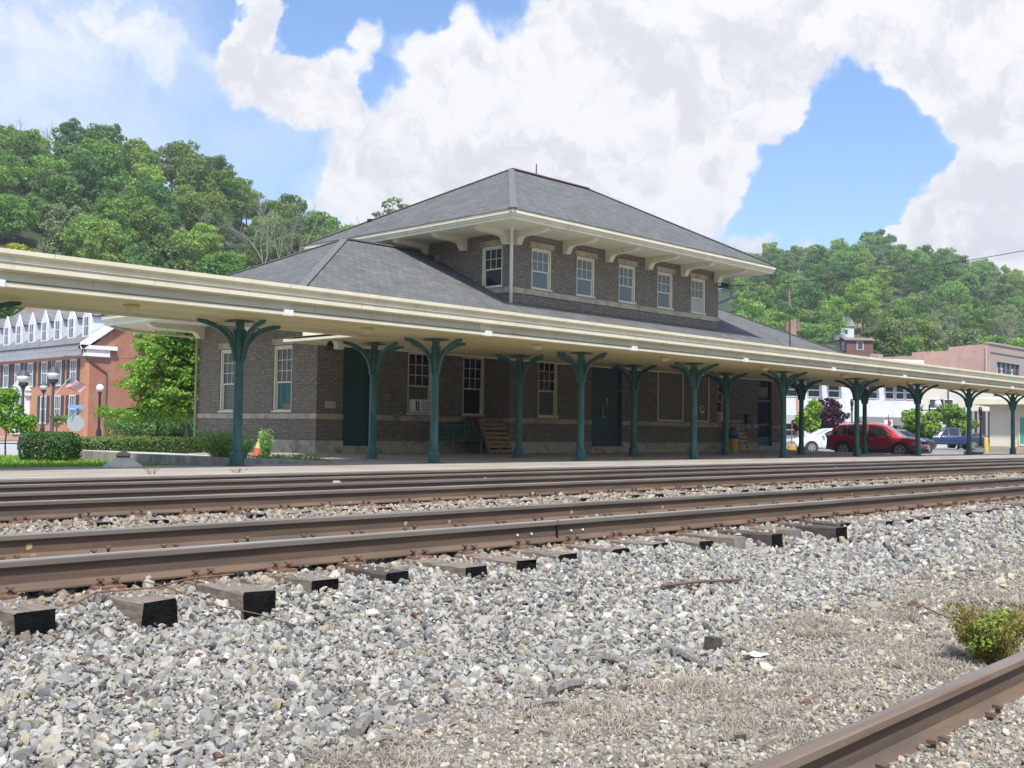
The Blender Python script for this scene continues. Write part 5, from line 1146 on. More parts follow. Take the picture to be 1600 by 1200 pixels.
stick('thin long twig at the edge of the grit', gpt(830, 1108), gpt(885, 1103), .014, grey_wood, .02, 'wood_piece')
stick('upright chunk of split wood in the grit', gpt(555, 1158), gpt(576, 1134), .03, grey_wood, .03, 'wood_piece')
stick('flat sliver of wood lying nearest the camera', gpt(575, 1170), gpt(618, 1163), .013, grey_wood, .02, 'wood_piece')
def wirep(label, pts, rad, m, name='wire'):
    P = []
    for p in pts: v = Vector(p); P.append(v)
    t = thing(name, label, name, P[0]); MB().tube(P, rad, 6).build('strand', m, t); return t
def onb(px, py, up, z=0): return gpt(px, py, up)
wirep('rusty wire arching over the second tie', [onb(98, 964, .04, -.25), onb(150, 945, .07, -.24), (3.22, 6.0, -.08), (3.62, 6.35, -.10), (4.0, 6.42, -.11)], .006, rust_bright)
wirep('thin rusty wire trailing down the stones from the rail', [(3.35, 6.45, -.1), onb(260, 935, .07), onb(330, 958, .05), onb(400, 973, .05), onb(462, 988, .035)], .004, rust_side)
wirep('thin rusty rod running to the green weed tuft', [onb(1424, 948, .04), onb(1455, 960, .03), onb(1500, 978, .02)], .006, rust_side)
q = gpt(1183, 1028); t = thing('paper_scrap', 'crumpled white paper scrap on the grit', 'paper', (q[0], q[1], float(gz(q[0], q[1]))+.012)); b = MB(); g = [[(q[0]+(i-2)*.03+random.uniform(-.004, .004), q[1]+(j-1.5)*.04+random.uniform(-.004, .004), float(gz(q[0], q[1]))+.016+random.uniform(0, .012)) for j in range(4)] for i in range(5)]
for i in range(4):
    for j in range(3): b.face([g[i][j], g[i+1][j], g[i+1][j+1], g[i][j+1]])
o = b.build('sheet', white_paint, t); sm = o.modifiers.new('thick', 'SOLIDIFY'); sm.thickness = .0012
q = gpt(1114, 1018); t = thing('wood_block', 'dark brown block of broken tie on the ballast edge', 'wood block', (q[0], q[1], float(gz(q[0], q[1])))); b = MB(); b.box((-.04, -.035, 0), (.04, .035, .085), jit=.008); b.build('chunk', tie_wood_dark, t, local=True)
# ------------------------------------------------------------------ right: street beyond the station
GZ = -.2
rv = Vector((CRX[0], CRX[1], 0)).normalized()
def facade(name, label, pxl, dl, pxr, dr, H, m, depth=12):
    """box building whose street face runs between two survey points; returns thing, local frame function P(u, out, z)"""
    a = Vector(atD(pxl, 690, dl)); c = Vector(atD(pxr, 690, dr)); a.z = c.z = GZ; L = (c-a).length; ux = (c-a).normalized(); n = Vector((ux.y, -ux.x, 0))
    if n.dot(-a) < 0: n = -n
    t = thing(name, label, 'building', ((a.x+c.x)/2, (a.y+c.y)/2, GZ)); P = lambda u, o, z: a+ux*u+n*o+Vector((0, 0, z))
    b = MB(); b.prism([(0, -.3), (L, -.3), (L, H), (0, H)], lambda u, v, s: P(u, s, v), -depth, 0); w = b.build('wall', m, t)
    return t, P, L
def pbox(b, P, u0, u1, o0, o1, z0, z1, m=None):
    k = len(b.v)
    for (u, o, z) in ((u0, o0, z0), (u1, o0, z0), (u1, o1, z0), (u0, o1, z0), (u0, o0, z1), (u1, o0, z1), (u1, o1, z1), (u0, o1, z1)): b.v.append(tuple(P(u, o, z)))
    for q in ((3, 2, 1, 0), (4, 5, 6, 7), (0, 1, 5, 4), (1, 2, 6, 5), (2, 3, 7, 6), (3, 0, 4, 7)): b.f.append([k+i for i in q]); b.m.append(b.mat if m is None else m)
panel_white = brickmat('white_panel_siding', (.66, .68, .71), (.72, .74, .77), (.48, .50, .53), 2.4, 2.4, .02, .1)
awn = simple('grey_awning', (.25, .26, .26), .8); awn_d = simple('dark_awning', (.13, .135, .14), .8)
pane_r = simple('pane_r', (.07, .08, .09), .15)
WB, P, L = facade('white_building', 'white panelled two storey building across the parking lot', 1215, 104, 1438, 113, 8.0, panel_white)
def upx(px, P, L, pxl=1215, pxr=1438):                      # run along the facade seen at picture column px
    lo, hi = 0, L
    for _ in range(40):
        m_ = (lo+hi)/2
        if project(P(m_, 0, 2))[0] < px: lo = m_
        else: hi = m_
    return lo
def simple_win(t, P, u, z0, z1, w, awning=None, m=white_paint):
    f = MB(); pbox(f, P, u-w/2, u-w/2+.07, .0, .08, z0, z1); pbox(f, P, u+w/2-.07, u+w/2, .0, .08, z0, z1); pbox(f, P, u-w/2+.07, u+w/2-.07, .0, .08, z0, z0+.07); pbox(f, P, u-w/2+.07, u+w/2-.07, .0, .08, z1-.07, z1); zm = z0+(z1-z0)*.42; pbox(f, P, u-w/2+.07, u+w/2-.07, .0, .075, zm-.06, zm+.06)
    o = f.build('window', m, t); p = MB(); pbox(p, P, u-w/2+.07, u+w/2-.07, .005, .03, z0+.07, z1-.07); p.build('pane', pane_r, o)
    if awning:
        a = MB(); k = len(a.v); W = w*.62
        pts = [P(u-W, .02, z1+.55), P(u+W, .02, z1+.55), P(u+W, .9, z1-.25), P(u-W, .9, z1-.25)]; a.face(pts); a.face([P(u-W, .02, z1+.55), P(u-W, .9, z1-.25), P(u-W, .02, z1-.25)]); a.face([P(u+W, .02, z1+.55), P(u+W, .02, z1-.25), P(u+W, .9, z1-.25)]); a.build('awning', awning, o)
for px, w, aw in ((1239, 1.3, awn), (1271, 1.25, awn), (1302, 1.2, awn), (1363, 1.0, awn_d), (1389, .95, awn_d), (1405.5, .9, awn_d), (1421, .9, awn_d)): simple_win(WB, P, upx(px, P, L), 4.55, 6.15, w*1.05, aw)
for px, w, aw in ((1235, 2.2, awn), (1303, 1.5, awn), (1360, 2.3, awn_d), (1394, 1.4, awn_d)): simple_win(WB, P, upx(px, P, L), .9, 2.3, w, aw)
u = upx(1407, P, L); b = MB(); pbox(b, P, u-.5, u+.9, .01, .06, 0, 2.6); b.build('doorway', simple('grey_recess', (.22, .23, .23), .8), WB)
b = MB(); pbox(b, P, -.2, L+.2, -.1, .3, 8.0, 8.4); b.build('parapet', white_paint, WB)
pink = simple('pink_pilaster', (.50, .30, .27), .8); u = upx(1246, P, L); b = MB(); pbox(b, P, u-.15, u+.25, .005, .12, 0, 8); b.build('pilaster', pink, WB)
cream_wall = mat('cream_stucco', (.62, .60, .53), (.56, .54, .47), rough=.85, scale=.8)
CB, P2, L2 = facade('cream_building', 'long cream stucco building right of the white one', 1438.5, 113.2, 1552, 117, 6.9, cream_wall)
for px, w in ((1463, 1.6), (1478, 1.5)): simple_win(CB, P2, upx(px, P2, L2), 3.1, 4.7, w)
b = MB(); pbox(b, P2, -.1, L2, .01, .25, 6.9, 7.25); b.build('parapet', stone, CB); u = upx(1531, P2, L2)
b = MB(); pbox(b, P2, u-1.1, u+2.0, .01, .1, 0, 3.6); b.build('dark_storefront', simple('storefront_dark', (.05, .045, .045), .3), CB)
b = MB()
for px in (1519, 1527, 1540): uu = upx(px, P2, L2); pbox(b, P2, uu-.12, uu+.12, .1, .2, 0, 3.6)
b.build('storefront_post', simple('post_grey', (.30, .28, .26), .7), CB)
MB().tube([P2(upx(1481, P2, L2), .1, 0), P2(upx(1481, P2, L2), .1, 6.9)], .06, 6).build('downspout', dark_metal, CB)
# pink brick warehouse
pbrick = brickmat('faded_pink_brick', (.44, .225, .185), (.53, .295, .245), (.48, .38, .33), .23, .075, .008, .2, stain=(.50, .44, .37)); tanbrick = brickmat('tan_brick', (.36, .285, .255), (.42, .335, .30), (.36, .31, .28), .23, .075, .008, .2)
q = atD(1545.5, 690, 124); KX, KY = q[0], q[1]; ztop = atD(1545.5, 537, 124)[2]
BW = thing('brick_warehouse', 'faded pink brick warehouse above the canopy at the right', 'building', (KX+8, KY+8, 0))
b = MB(); hs = [(0, ztop), (4.2, ztop-.18), (4.2, ztop-.55), (8.2, ztop-.60), (8.2, ztop-1.0), (17, ztop-1.15)]
yl = [(KY, -.5)]+[(KY+a_, z_) for a_, z_ in hs]+[(KY+17, -.5)]
b.prism(yl, lambda u, v, s: (s, u, v), KX, KX+.35); b.build('side_wall', pbrick, BW)
b = MB(); wall_holes(b, 'Y', KY, KX+.36, KX+10.5, -.5, ztop+.0, [(KX+2.2, KX+8.9, ztop-4.2, ztop-1.75), (KX+2.2, KX+8.9, ztop-8.3, ztop-5.8)], .25); b.box((KX+10.2, KY+.01, -.5), (KX+10.5, KY+17, ztop-.2)); b.build('front_wall', tanbrick, BW)
b = MB(); b.box((KX-.05, KY-.12, ztop), (KX+10.6, KY+.35, ztop+.22)); b.box((KX+.4, KY-.10, ztop-.85), (KX+10.55, KY-.003, ztop-.6)); b.build('cornice', tanbrick, BW)
b = MB(); b.box((KX+.37, KY+.4, ztop-1.3), (KX+10.2, KY+16.9, ztop-1.2)); b.build('roof', tar, BW)
for zz in (ztop-4.2, ztop-8.3):
    f = MB()
    for k in range(6): xx = KX+2.2+6.7*k/5; f.box((xx-.06, KY+.16, zz), (xx+.06, KY+.25, zz+2.45))
    for k in range(4): f.box((KX+2.2, KY+.17, zz+2.4*k/3-.03), (KX+8.9, KY+.24, zz+2.4*k/3+.03))
    o = f.build('window', simple('blue_grey_sash', (.10, .12, .14), .6), BW); p = MB(); p.box((KX+2.2, KY+.26, zz), (KX+8.9, KY+.28, zz+2.45)); p.build('pane', pane_r, o)
    p = MB()
    for xx in (2.6, 3.9, 6.9): p.box((KX+xx, KY+.2, zz+.7), (KX+xx+.45, KY+.255, zz+1.9))
    p.build('pale_panel', simple('pale_glazing', (.55, .55, .52), .5) if 'pale_glazing' not in MATS else MATS['pale_glazing'], o)
q = atX(1366, 549, KX-.2); b = MB(); b.box((KX-.02, q[1]-.35, ztop-2.2), (KX+1.2, q[1]+.55, ztop-.55)); b.build('chimney', pbrick, BW)
q = atX(1390, 562, KX); b = MB(); b.box((KX-.12, q[1]-.5, q[2]-.1), (KX-.01, q[1]+.5, q[2]+.12)); b.build('wall_vent', simple('vent_brown', (.10, .06, .05), .8), BW)
MB().tube([(KX-.08, KY+.25, ztop-.3), (KX-.08, KY+.25, 0)], .07, 8).build('downspout', simple('pale_pipe', (.55, .45, .38), .6), BW)
# low cream utility building with green doors
q = atD(1546.5, 700, 84); DX, DY = q[0], q[1]
UB = thing('utility_building', 'low cream flat roofed building with green doors at the right edge', 'building', (DX+5, DY-6, GZ))
ang = R(-79); ux = Vector((math.cos(ang), math.sin(ang), 0)); nn = Vector((ux.y, -ux.x, 0)); nn = nn if nn.dot(Vector((-DX, -DY, 0))) > 0 else -nn
P3 = lambda u, o, z: Vector((DX, DY, GZ))+ux*u+nn*o+Vector((0, 0, z))
ub_m = mat('cream_render', (.68, .63, .50), (.63, .58, .455), rough=.8, scale=.7)
b = MB(); pbox(b, P3, 0, 14, -9, 0, .45, 3.35); b.build('wall', ub_m, UB); b = MB(); pbox(b, P3, -.1, 14, -9.1, .1, -.3, .45); b.build('stone_footing', brickmat('rubble_stone', (.36, .32, .24), (.44, .36, .22), (.25, .23, .2), .5, .25, .02, .5), UB)
b = MB(); pbox(b, P3, -1.0, 15, -10, 1.1, 3.35, 3.75); b.build('flat_roof', cream, UB)
b = MB(); b.face([P3(-1.0, 1.1, 3.75), P3(15, 1.1, 3.75), P3(15, -4, 4.3), P3(3, -4, 4.3)]); b.face([P3(-1, 1.1, 3.75), P3(3, -4, 4.3), P3(-1, -10, 3.75)]); b.build('roof_slope', cream, UB)
for k in range(3):
    u0 = 1.95+.62*k; b = MB(); pbox(b, P3, u0, u0+.57, .01, .06, .62, 2.45); b.build('green_door', simple('seafoam_door', (.10, .34, .27), .5) if 'seafoam_door' not in MATS else MATS['seafoam_door'], UB)
b = MB(); pbox(b, P3, 1.87, 3.9, .005, .08, .5, .62); pbox(b, P3, 1.87, 1.95, .005, .08, .62, 2.5); b.build('door_frame', cream, UB)
def bollard(px, y0, d, label, h=1.05):
    q = atD(px, y0, d); t = thing('bollard', label, 'bollard', (q[0], q[1], GZ)); MB().lathe([(.13, 0), (.13, h-.05), (.10, h), (.03, h+.02)], (q[0], q[1], GZ), 14).build('pipe', simple('bollard_yellow', (.62, .42, .04), .5) if 'bollard_yellow' not in MATS else MATS['bollard_yellow'], t, smooth=True, auto=40)
    MB().lathe([(.2, 0), (.2, .12)], (q[0], q[1], GZ), 12).build('concrete_foot', conc_old, t)
bollard(1541, 703, 78, 'yellow steel bollard before the cream utility building')
q = atD(1530, 704, 70); t = thing('utility_box', 'small grey blue box on the kerb left of the yellow bollard', 'utility box', (q[0], q[1], GZ)); MB().box((q[0]-.18, q[1]-.18, GZ), (q[0]+.18, q[1]+.18, GZ+.55)).build('cabinet', simple('bluegrey_box', (.22, .26, .30), .6), t, bevel=.03); MB().box((q[0]-.2, q[1]-.2, GZ+.5), (q[0]+.2, q[1]+.2, GZ+.57)).build('lid', dark_metal, t)
q = atD(1521, 703, 66); t = thing('kerb_stop', 'dark wheel stop lying on the lot behind the ninth column', 'wheel stop', (q[0], q[1], GZ)); MB().obox(Vector((q[0], q[1], GZ+.12))-rv*.5, Vector((q[0], q[1], GZ+.12))+rv*.5, .2, .22).build('stop_bar', simple('stop_brown', (.07, .06, .05), .8), t)
# lot trees
def lot_tree(px, ytop, ybot, wpx, d, leaf, label, seed, n=2600, name='street_tree'):
    q = atD(px, ybot, d); H = atD(px, ytop, d)[2]-GZ; W = wpx*d/1713/2; r = np.random.default_rng(seed); zc = q[2]-GZ
    L_ = [(r.uniform(-.55, .55)*W, r.uniform(-.55, .55)*W, zc+(H-zc)*f_, W*r.uniform(.38, .55)*(1.15-.55*abs(f_-.4)), W*r.uniform(.38, .55)*(1.15-.55*abs(f_-.4)), (H-zc)*.22) for f_ in np.linspace(.15, .88, 12)]
    return single(name, label, (q[0], q[1], GZ), L_, n, .15, leaf, seed, (H*.6, .09, .03, 6))
lot_tree(1288, 624, 676, 62, 92, leaf_plum, 'dark purple leaved tree before the white building', 201)
lot_tree(1268, 628, 676, 44, 84, leaf_maple, 'fresh green tree before the purple one', 202)
lot_tree(1436, 641, 692, 62, 88, leaf_lime, 'yellow green tree behind the front of the red car', 203, 3200)
lot_tree(1497, 634, 684, 62, 100, leaf_mid, 'deep green bushy tree behind the blue pickup', 204, 3600)
lot_tree(1242, 655, 672, 12, 96, leaf_plum, 'small reddish shrub behind the sign stand', 205, 300, 'shrub')
# slim lamps in the lot
def twin_lamp(px, ytop, d, label, twin=True):
    q = atD(px, 697, d); x, y = q[0], q[1]; zt = atD(px, ytop, d)[2]; t = thing('lot_lamp', label, 'street lamp', (x, y, GZ), group='parking lot lamps'); MB().lathe([(.16, 0), (.1, .6), (.07, 1), (.06, zt-GZ)], (x, y, GZ), 10).build('post', black_iron, t, smooth=True, auto=40)
    offs = (-.75, .75) if twin else (0,)
    if twin: MB().obox(Vector((x, y, zt-.5))-rv*.8, Vector((x, y, zt-.5))+rv*.8, .08, .08).build('arm', black_iron, t)
    for o_ in offs:
        c = Vector((x, y, zt-.45))+rv*o_; gk = 1 if twin else .5; MB().lathe([(.08*gk, 0), (.24*gk, .25), (.3*gk, .5), (.2*gk, .8)], c, 10).build('globe', lamp_glass if twin else black_iron, t, smooth=True); MB().lathe([(.12*gk, -.25), (.22*gk, 0), (.1*gk, .12)], c, 10).build('lamp_holder', black_iron, t)
twin_lamp(1331, 630, 96, 'single grey lamp post left of the sixth column', False); twin_lamp(1452, 632, 100, 'twin globe lamp over the yellow green tree'); twin_lamp(1532, 643, 92, 'slim dark lamp post left of the cream utility building', False)
q = atD(1388, 662, 78); t = thing('warning_sign', 'small red and white road sign behind the red car', 'road sign', (q[0], q[1], GZ)); MB().tube([(q[0], q[1], GZ), (q[0], q[1], q[2]+.6)], .03, 8).build('post', dark_metal, t)
nb = -Vector((math.cos(CA-.3), math.sin(CA-.3), 0)); MB().obox(Vector(q)-rv*.28+Vector((0, 0, -.05)), Vector(q)+rv*.28+Vector((0, 0, -.05)), .02, .62, up=(0, 0, 1)).build('sign_plate', white_paint, t)
sr = simple('sign_red', (.50, .03, .06), .5); MB().disc(Vector(q)+nb*.012+Vector((0, 0, .05)), nb, .2, .012, 18).build('red_disc', sr, t); MB().obox(Vector(q)+nb*.02-rv*.2+Vector((0, 0, -.28)), Vector(q)+nb*.02+rv*.2+Vector((0, 0, -.28)), .02, .08).build('red_strip', sr, t)

# ------------------------------------------------------------------ vehicles
tyre = simple('tyre_rubber', (.018, .018, .018), .8); alloy = simple('alloy_rim', (.62, .62, .63), .3, .7); plastic = simple('black_cladding', (.035, .036, .038), .6)
carglass = simple('car_glass', (.02, .025, .028), .05, spec=.8); carglass_l = simple('glare_painted_glass', (.32, .36, .38), .08, spec=.8)  # windscreens: bright reflection put into a paler glass colour
lampm = simple('headlight_glass', (.60, .62, .62), .15); redlamp = simple('tail_lamp', (.30, .02, .02), .2)
def car(label, loc, heading, S, paint, cat, name, wheels, wr, glass, details=True, truck=False, group=None):
    """S: stations (x, z_bottom, z_belt, z_top, half width, half width at top), front at +x"""
    t = thing(name, label, cat, loc, heading, group); b = MB(); n = len(S); ring = 14
    for (x, zb, zl, zt, w, wt) in S:
        half = [(w*.80, zb), (w*.97, zb+.10), (w, zb+(zl-zb)*.45), (w*.985, zl-.05), (w*.955, zl), (wt, zt-.04 if zt-zl > .1 else zt), (wt*.62, zt+.025)]
        pts = half+[(-y, z) for y, z in reversed(half)]
        for y, z in pts: b.v.append((x, y, z))
    for i in range(n-1):
        for j in range(ring): b.f.append([i*ring+j, i*ring+(j+1) % ring, (i+1)*ring+(j+1) % ring, (i+1)*ring+j]); b.m.append(0)
    b.f.append(list(range(ring))); b.m.append(0); b.f.append([(n-1)*ring+j for j in range(ring)]); b.m.append(0)
    body = b.build('body', paint, t, smooth=True, local=True, auto=32)
    xs_ = [s[0] for s in S]
    def at(x): return [float(np.interp(x, xs_, [s[k] for s in S])) for k in range(1, 6)]
    def side(x, f, sg, off=.008):
        zb, zl, zt, w, wt = at(x); y = w*.955+(wt-w*.955)*f; return (x, sg*(y+off), zl+(zt-.04-zl)*f)
    for sg in (1, -1):
        for (xa, xb, fa, fb, skew) in glass['side']:
            g = MB(); nn_ = 6; lowp = [side(xa+(xb-xa)*k/nn_, .06, sg) for k in range(nn_+1)]; hip = [side(xa+skew[0]+(xb+skew[1]-xa-skew[0])*k/nn_, fa+(fb-fa)*k/nn_, sg) for k in range(nn_+1)]
            for k in range(nn_): g.face([lowp[k], lowp[k+1], hip[k+1], hip[k]])
            g.build('side_window', carglass, t, local=True)
        for wx in wheels:
            zb, zl, zt, w, wt = at(wx); a = MB(); a.tube([(wx, sg*(w-.30), wr), (wx, sg*(w+.012), wr)], wr*1.20, 28); a.build('wheel_arch', plastic, t, local=True)
            wl = MB(); wl.lathe([(wr*.62, -.11), (wr*.96, -.11), (wr, -.07), (wr, .07), (wr*.96, .11), (wr*.62, .11)], (0, 0, 0), 28)
            wl.v = [(wx+x_, sg*(w-.10)+z_, wr+y_) for x_, y_, z_ in wl.v]; wo = wl.build('wheel', tyre, t, local=True, smooth=True, auto=40)
            rm = MB(); rm.disc((wx, sg*(w+.0), wr), (0, sg, 0), wr*.60, .006, 24); rm.build('rim_back', plastic, wo, local=True); sp = MB()
            for k in range(10): an = 2*PI*k/10+(.12 if k % 2 else -.12); sp.obox((wx, sg*(w+.016), wr), (wx+wr*.6*math.cos(an), sg*(w+.016), wr+wr*.6*math.sin(an)), .02, .05, up=(-math.sin(an), 0, math.cos(an)))
            sp.tube([(wx, sg*(w+.006), wr), (wx, sg*(w+.03), wr)], wr*.17, 12)
            k0 = 20
            for k in range(k0): a0, a1 = 2*PI*k/k0, 2*PI*(k+1)/k0; sp.obox((wx+wr*.61*math.cos(a0), sg*(w+.014), wr+wr*.61*math.sin(a0)), (wx+wr*.61*math.cos(a1), sg*(w+.014), wr+wr*.61*math.sin(a1)), .02, .04, up=(math.cos(a0), 0, math.sin(a0)))
            sp.build('rim', alloy, wo, local=True)
        if 'mirror' in glass:
            x = glass['mirror']; zb, zl, zt, w, wt = at(x); m_ = MB(); m_.obox((x, sg*(w*.95), zl+.06), (x, sg*(w+.13), zl+.10), .12, .14); m_.build('mirror', paint, t, local=True, bevel=.03)
        for hx in glass.get('handles', ()):
            zb, zl, zt, w, wt = at(hx); h_ = MB(); h_.obox((hx-.09, sg*(w+.006), zl-.12), (hx+.09, sg*(w+.006), zl-.12), .03, .03); h_.build('door_handle', alloy, t, local=True)
        for dx in glass.get('seams', ()):
            zb, zl, zt, w, wt = at(dx); h_ = MB(); h_.box((dx-.005, sg*(w*.955+.004), zb+.18), (dx+.005, sg*(w+.0035), zl-.02)); h_.build('door_seam', plastic, t, local=True)
        if glass.get('sill'):
            h_ = MB(); xa, xb = glass['sill']; zb, zl, zt, w, wt = at((xa+xb)/2); h_.box((xa, sg*(w-.02), zb-.02), (xb, sg*(w+.012), zb+.16)); h_.build('sill_cladding', plastic, t, local=True)
    for nm, xa, xb, fz in glass['ends']:                      # windscreen and rear window laid on the sloped roof line
        g = MB(); nn_ = 4
        for k in range(nn_):
            x0, x1 = xa+(xb-xa)*k/nn_, xa+(xb-xa)*(k+1)/nn_; q = []
            for x, s_ in ((x0, -1), (x0, 1), (x1, 1), (x1, -1)): zb, zl, zt, w, wt = at(x); q.append((x, s_*wt*.90, zt+.012+(.0 if abs(s_) < 1 else -.0)))
            g.face(q)
        g.build(nm, carglass_l if fz else carglass, t, local=True)
    return t, at
SUV = [(-2.31, .50, .80, .82, .70, .60), (-2.28, .40, .98, 1.02, .86, .74), (-2.16, .33, 1.06, 1.22, .90, .70), (-1.98, .30, 1.09, 1.48, .92, .66), (-1.70, .28, 1.08, 1.64, .925, .65), (-.9, .26, 1.05, 1.685, .93, .66), (0, .26, 1.02, 1.68, .93, .66), (.45, .26, 1.01, 1.62, .93, .65), (.85, .27, 1.0, 1.36, .93, .70), (1.22, .27, .99, 1.06, .925, .78), (1.35, .28, .98, 1.02, .92, .80), (1.85, .29, .94, .985, .90, .76), (2.12, .30, .86, .93, .86, .70), (2.26, .34, .72, .84, .78, .62), (2.31, .42, .60, .70, .68, .56)]
red = simple('red_car_paint', (.46, .018, .035), .25, .05, coat=1.0)
q = atD(1370, 700, 58.3); hd_ = CA-math.atan((1370-800)/1713)-PI/2-.27
suv, at_ = car('dark red sport utility car parked side on beyond the platform end', (q[0], q[1], -.21), hd_, SUV, red, 'car', 'parked_car', (-1.42, 1.36), .375,
  dict(side=[(-1.95, -1.30, .92, .95, (.22, .0)), (-1.22, -.28, .95, .93, (0, 0)), (-.20, .98, .93, .90, (0, -.52))], ends=[('windscreen', .50, 1.24, 1), ('rear_window', -2.14, -1.75, 0)], mirror=.78, handles=(-1.0, -.02), seams=(-1.26, -.24, .95), sill=(-1.0, .95)))
b = MB()
for k in range(7): b.box((2.20, -.42+.13*k, .70), (2.335, -.33+.13*k, .82))
b.build('grille', plastic, suv, local=True)
for sg in (1, -1):
    b = MB(); b.box((2.02, sg*.55, .84), (2.245, sg*.80, .90)); b.build('headlight', lampm, suv, local=True, bevel=.02); b = MB(); b.box((2.15, sg*.50, .50), (2.33, sg*.66, .60)); b.build('fog_lamp', lampm, suv, local=True, bevel=.02)
    b = MB(); b.box((-2.32, sg*.62, .96), (-2.1, sg*.875, 1.06)); b.build('tail_light', redlamp, suv, local=True, bevel=.02); b = MB(); b.tube([(-1.6, sg*.60, 1.66), (-1.5, sg*.60, 1.735), (-.2, sg*.60, 1.745), (.2, sg*.60, 1.67)], .02, 6); b.build('roof_rail', alloy, suv, local=True)
b = MB(); b.box((2.14, -.74, .30), (2.345, .74, .46)); b.build('front_bumper', plastic, suv, local=True, bevel=.03); b = MB(); b.box((-2.34, -.78, .36), (-2.1, .78, .58)); b.build('rear_bumper', plastic, suv, local=True, bevel=.03)
b = MB(); b.box((2.30, -.38, .62), (2.35, .38, .68)); b.build('chrome_bar', chrome, suv, local=True)
SED = [(-2.25, .40, .80, .84, .70, .6), (-2.2, .32, .92, .97, .83, .7), (-1.75, .28, .95, 1.03, .87, .68), (-1.2, .26, .95, 1.36, .88, .58), (-.6, .25, .94, 1.45, .885, .58), (.1, .25, .92, 1.42, .885, .58), (.55, .25, .91, 1.22, .885, .64), (1.0, .26, .90, .97, .88, .72), (1.5, .27, .84, .90, .86, .70), (1.95, .29, .74, .81, .80, .62), (2.2, .36, .60, .68, .68, .5)]
wht = simple('white_car_paint', (.72, .74, .76), .25, coat=1.0)
q = atD(1292, 700, 66); hw = CA-math.atan((1292-800)/1713)+PI/2+.45
car('white saloon car half hidden behind the dark red car', (q[0], q[1], -.2), hw, SED, wht, 'car', 'parked_car', (-1.35, 1.33), .33, dict(side=[(-1.5, -.55, .55, .92, (.35, 0)), (-.48, .78, .93, .85, (0, -.4))], ends=[('windscreen', .18, .98, 1), ('rear_window', -1.72, -1.2, 0)], mirror=.6, handles=(-.7, .2), seams=(-.52, .75)))
TRK = [(-2.75, .55, 1.05, 1.08, .86, .84), (-2.7, .45, 1.10, 1.13, .93, .90), (-.75, .42, 1.10, 1.13, .95, .91), (-.72, .42, 1.12, 1.70, .95, .68), (-.55, .42, 1.12, 1.84, .95, .68), (.3, .42, 1.10, 1.85, .95, .68), (.62, .42, 1.09, 1.62, .95, .72), (1.1, .42, 1.08, 1.16, .94, .80), (1.8, .44, 1.02, 1.09, .92, .78), (2.35, .48, .92, 1.0, .86, .70), (2.6, .55, .74, .85, .76, .62)]
blu = simple('navy_truck_paint', (.022, .045, .13), .25, coat=1.0)
q = atD(1482, 698, 98); ht = CA-math.atan((1482-800)/1713)+PI/2+.25
tk, at_ = car('dark blue pickup truck parked behind the columns', (q[0], q[1], -.2), ht, TRK, blu, 'pickup truck', 'pickup_truck', (-1.75, 1.65), .39, dict(side=[(-.62, .15, .9, .93, (.05, 0)), (.22, .88, .9, .82, (0, -.35))], ends=[('windscreen', .66, 1.08, 1)], mirror=.8, handles=(.05,), seams=(-.66, .18)))
b = MB(); b.box((-2.66, -.80, 1.132), (-.78, .80, 1.14)); b.build('cargo_bed', plastic, tk, local=True)
for sg in (1, -1): b = MB(); b.box((-2.77, sg*.74, .80), (-2.65, sg*.92, 1.0)); b.build('tail_light', redlamp, tk, local=True)
b = MB(); b.box((-2.88, -.85, .5), (-2.7, .85, .66)); b.build('rear_bumper', chrome, tk, local=True)
q = atD(1514, 694, 112); car('dark car beyond the tail of the blue pickup', (q[0], q[1], -.2), ht+.4, SED, simple('charcoal_paint', (.05, .045, .05), .3, coat=1), 'car', 'parked_car', (-1.35, 1.33), .33, dict(side=[(-1.5, -.55, .55, .92, (.35, 0)), (-.48, .78, .93, .85, (0, -.4))], ends=[('windscreen', .18, .98, 1), ('rear_window', -1.72, -1.2, 0)], mirror=.6))
q = atD(1406, 678, 72); car('dark car whose roof shows over the bonnet of the red car', (q[0], q[1], -.2), hd_+.9, SED, MATS['charcoal_paint'], 'car', 'parked_car', (-1.35, 1.33), .33, dict(side=[(-1.5, -.55, .55, .92, (.35, 0)), (-.48, .78, .93, .85, (0, -.4))], ends=[('windscreen', .18, .98, 1), ('rear_window', -1.72, -1.2, 0)], mirror=.6))

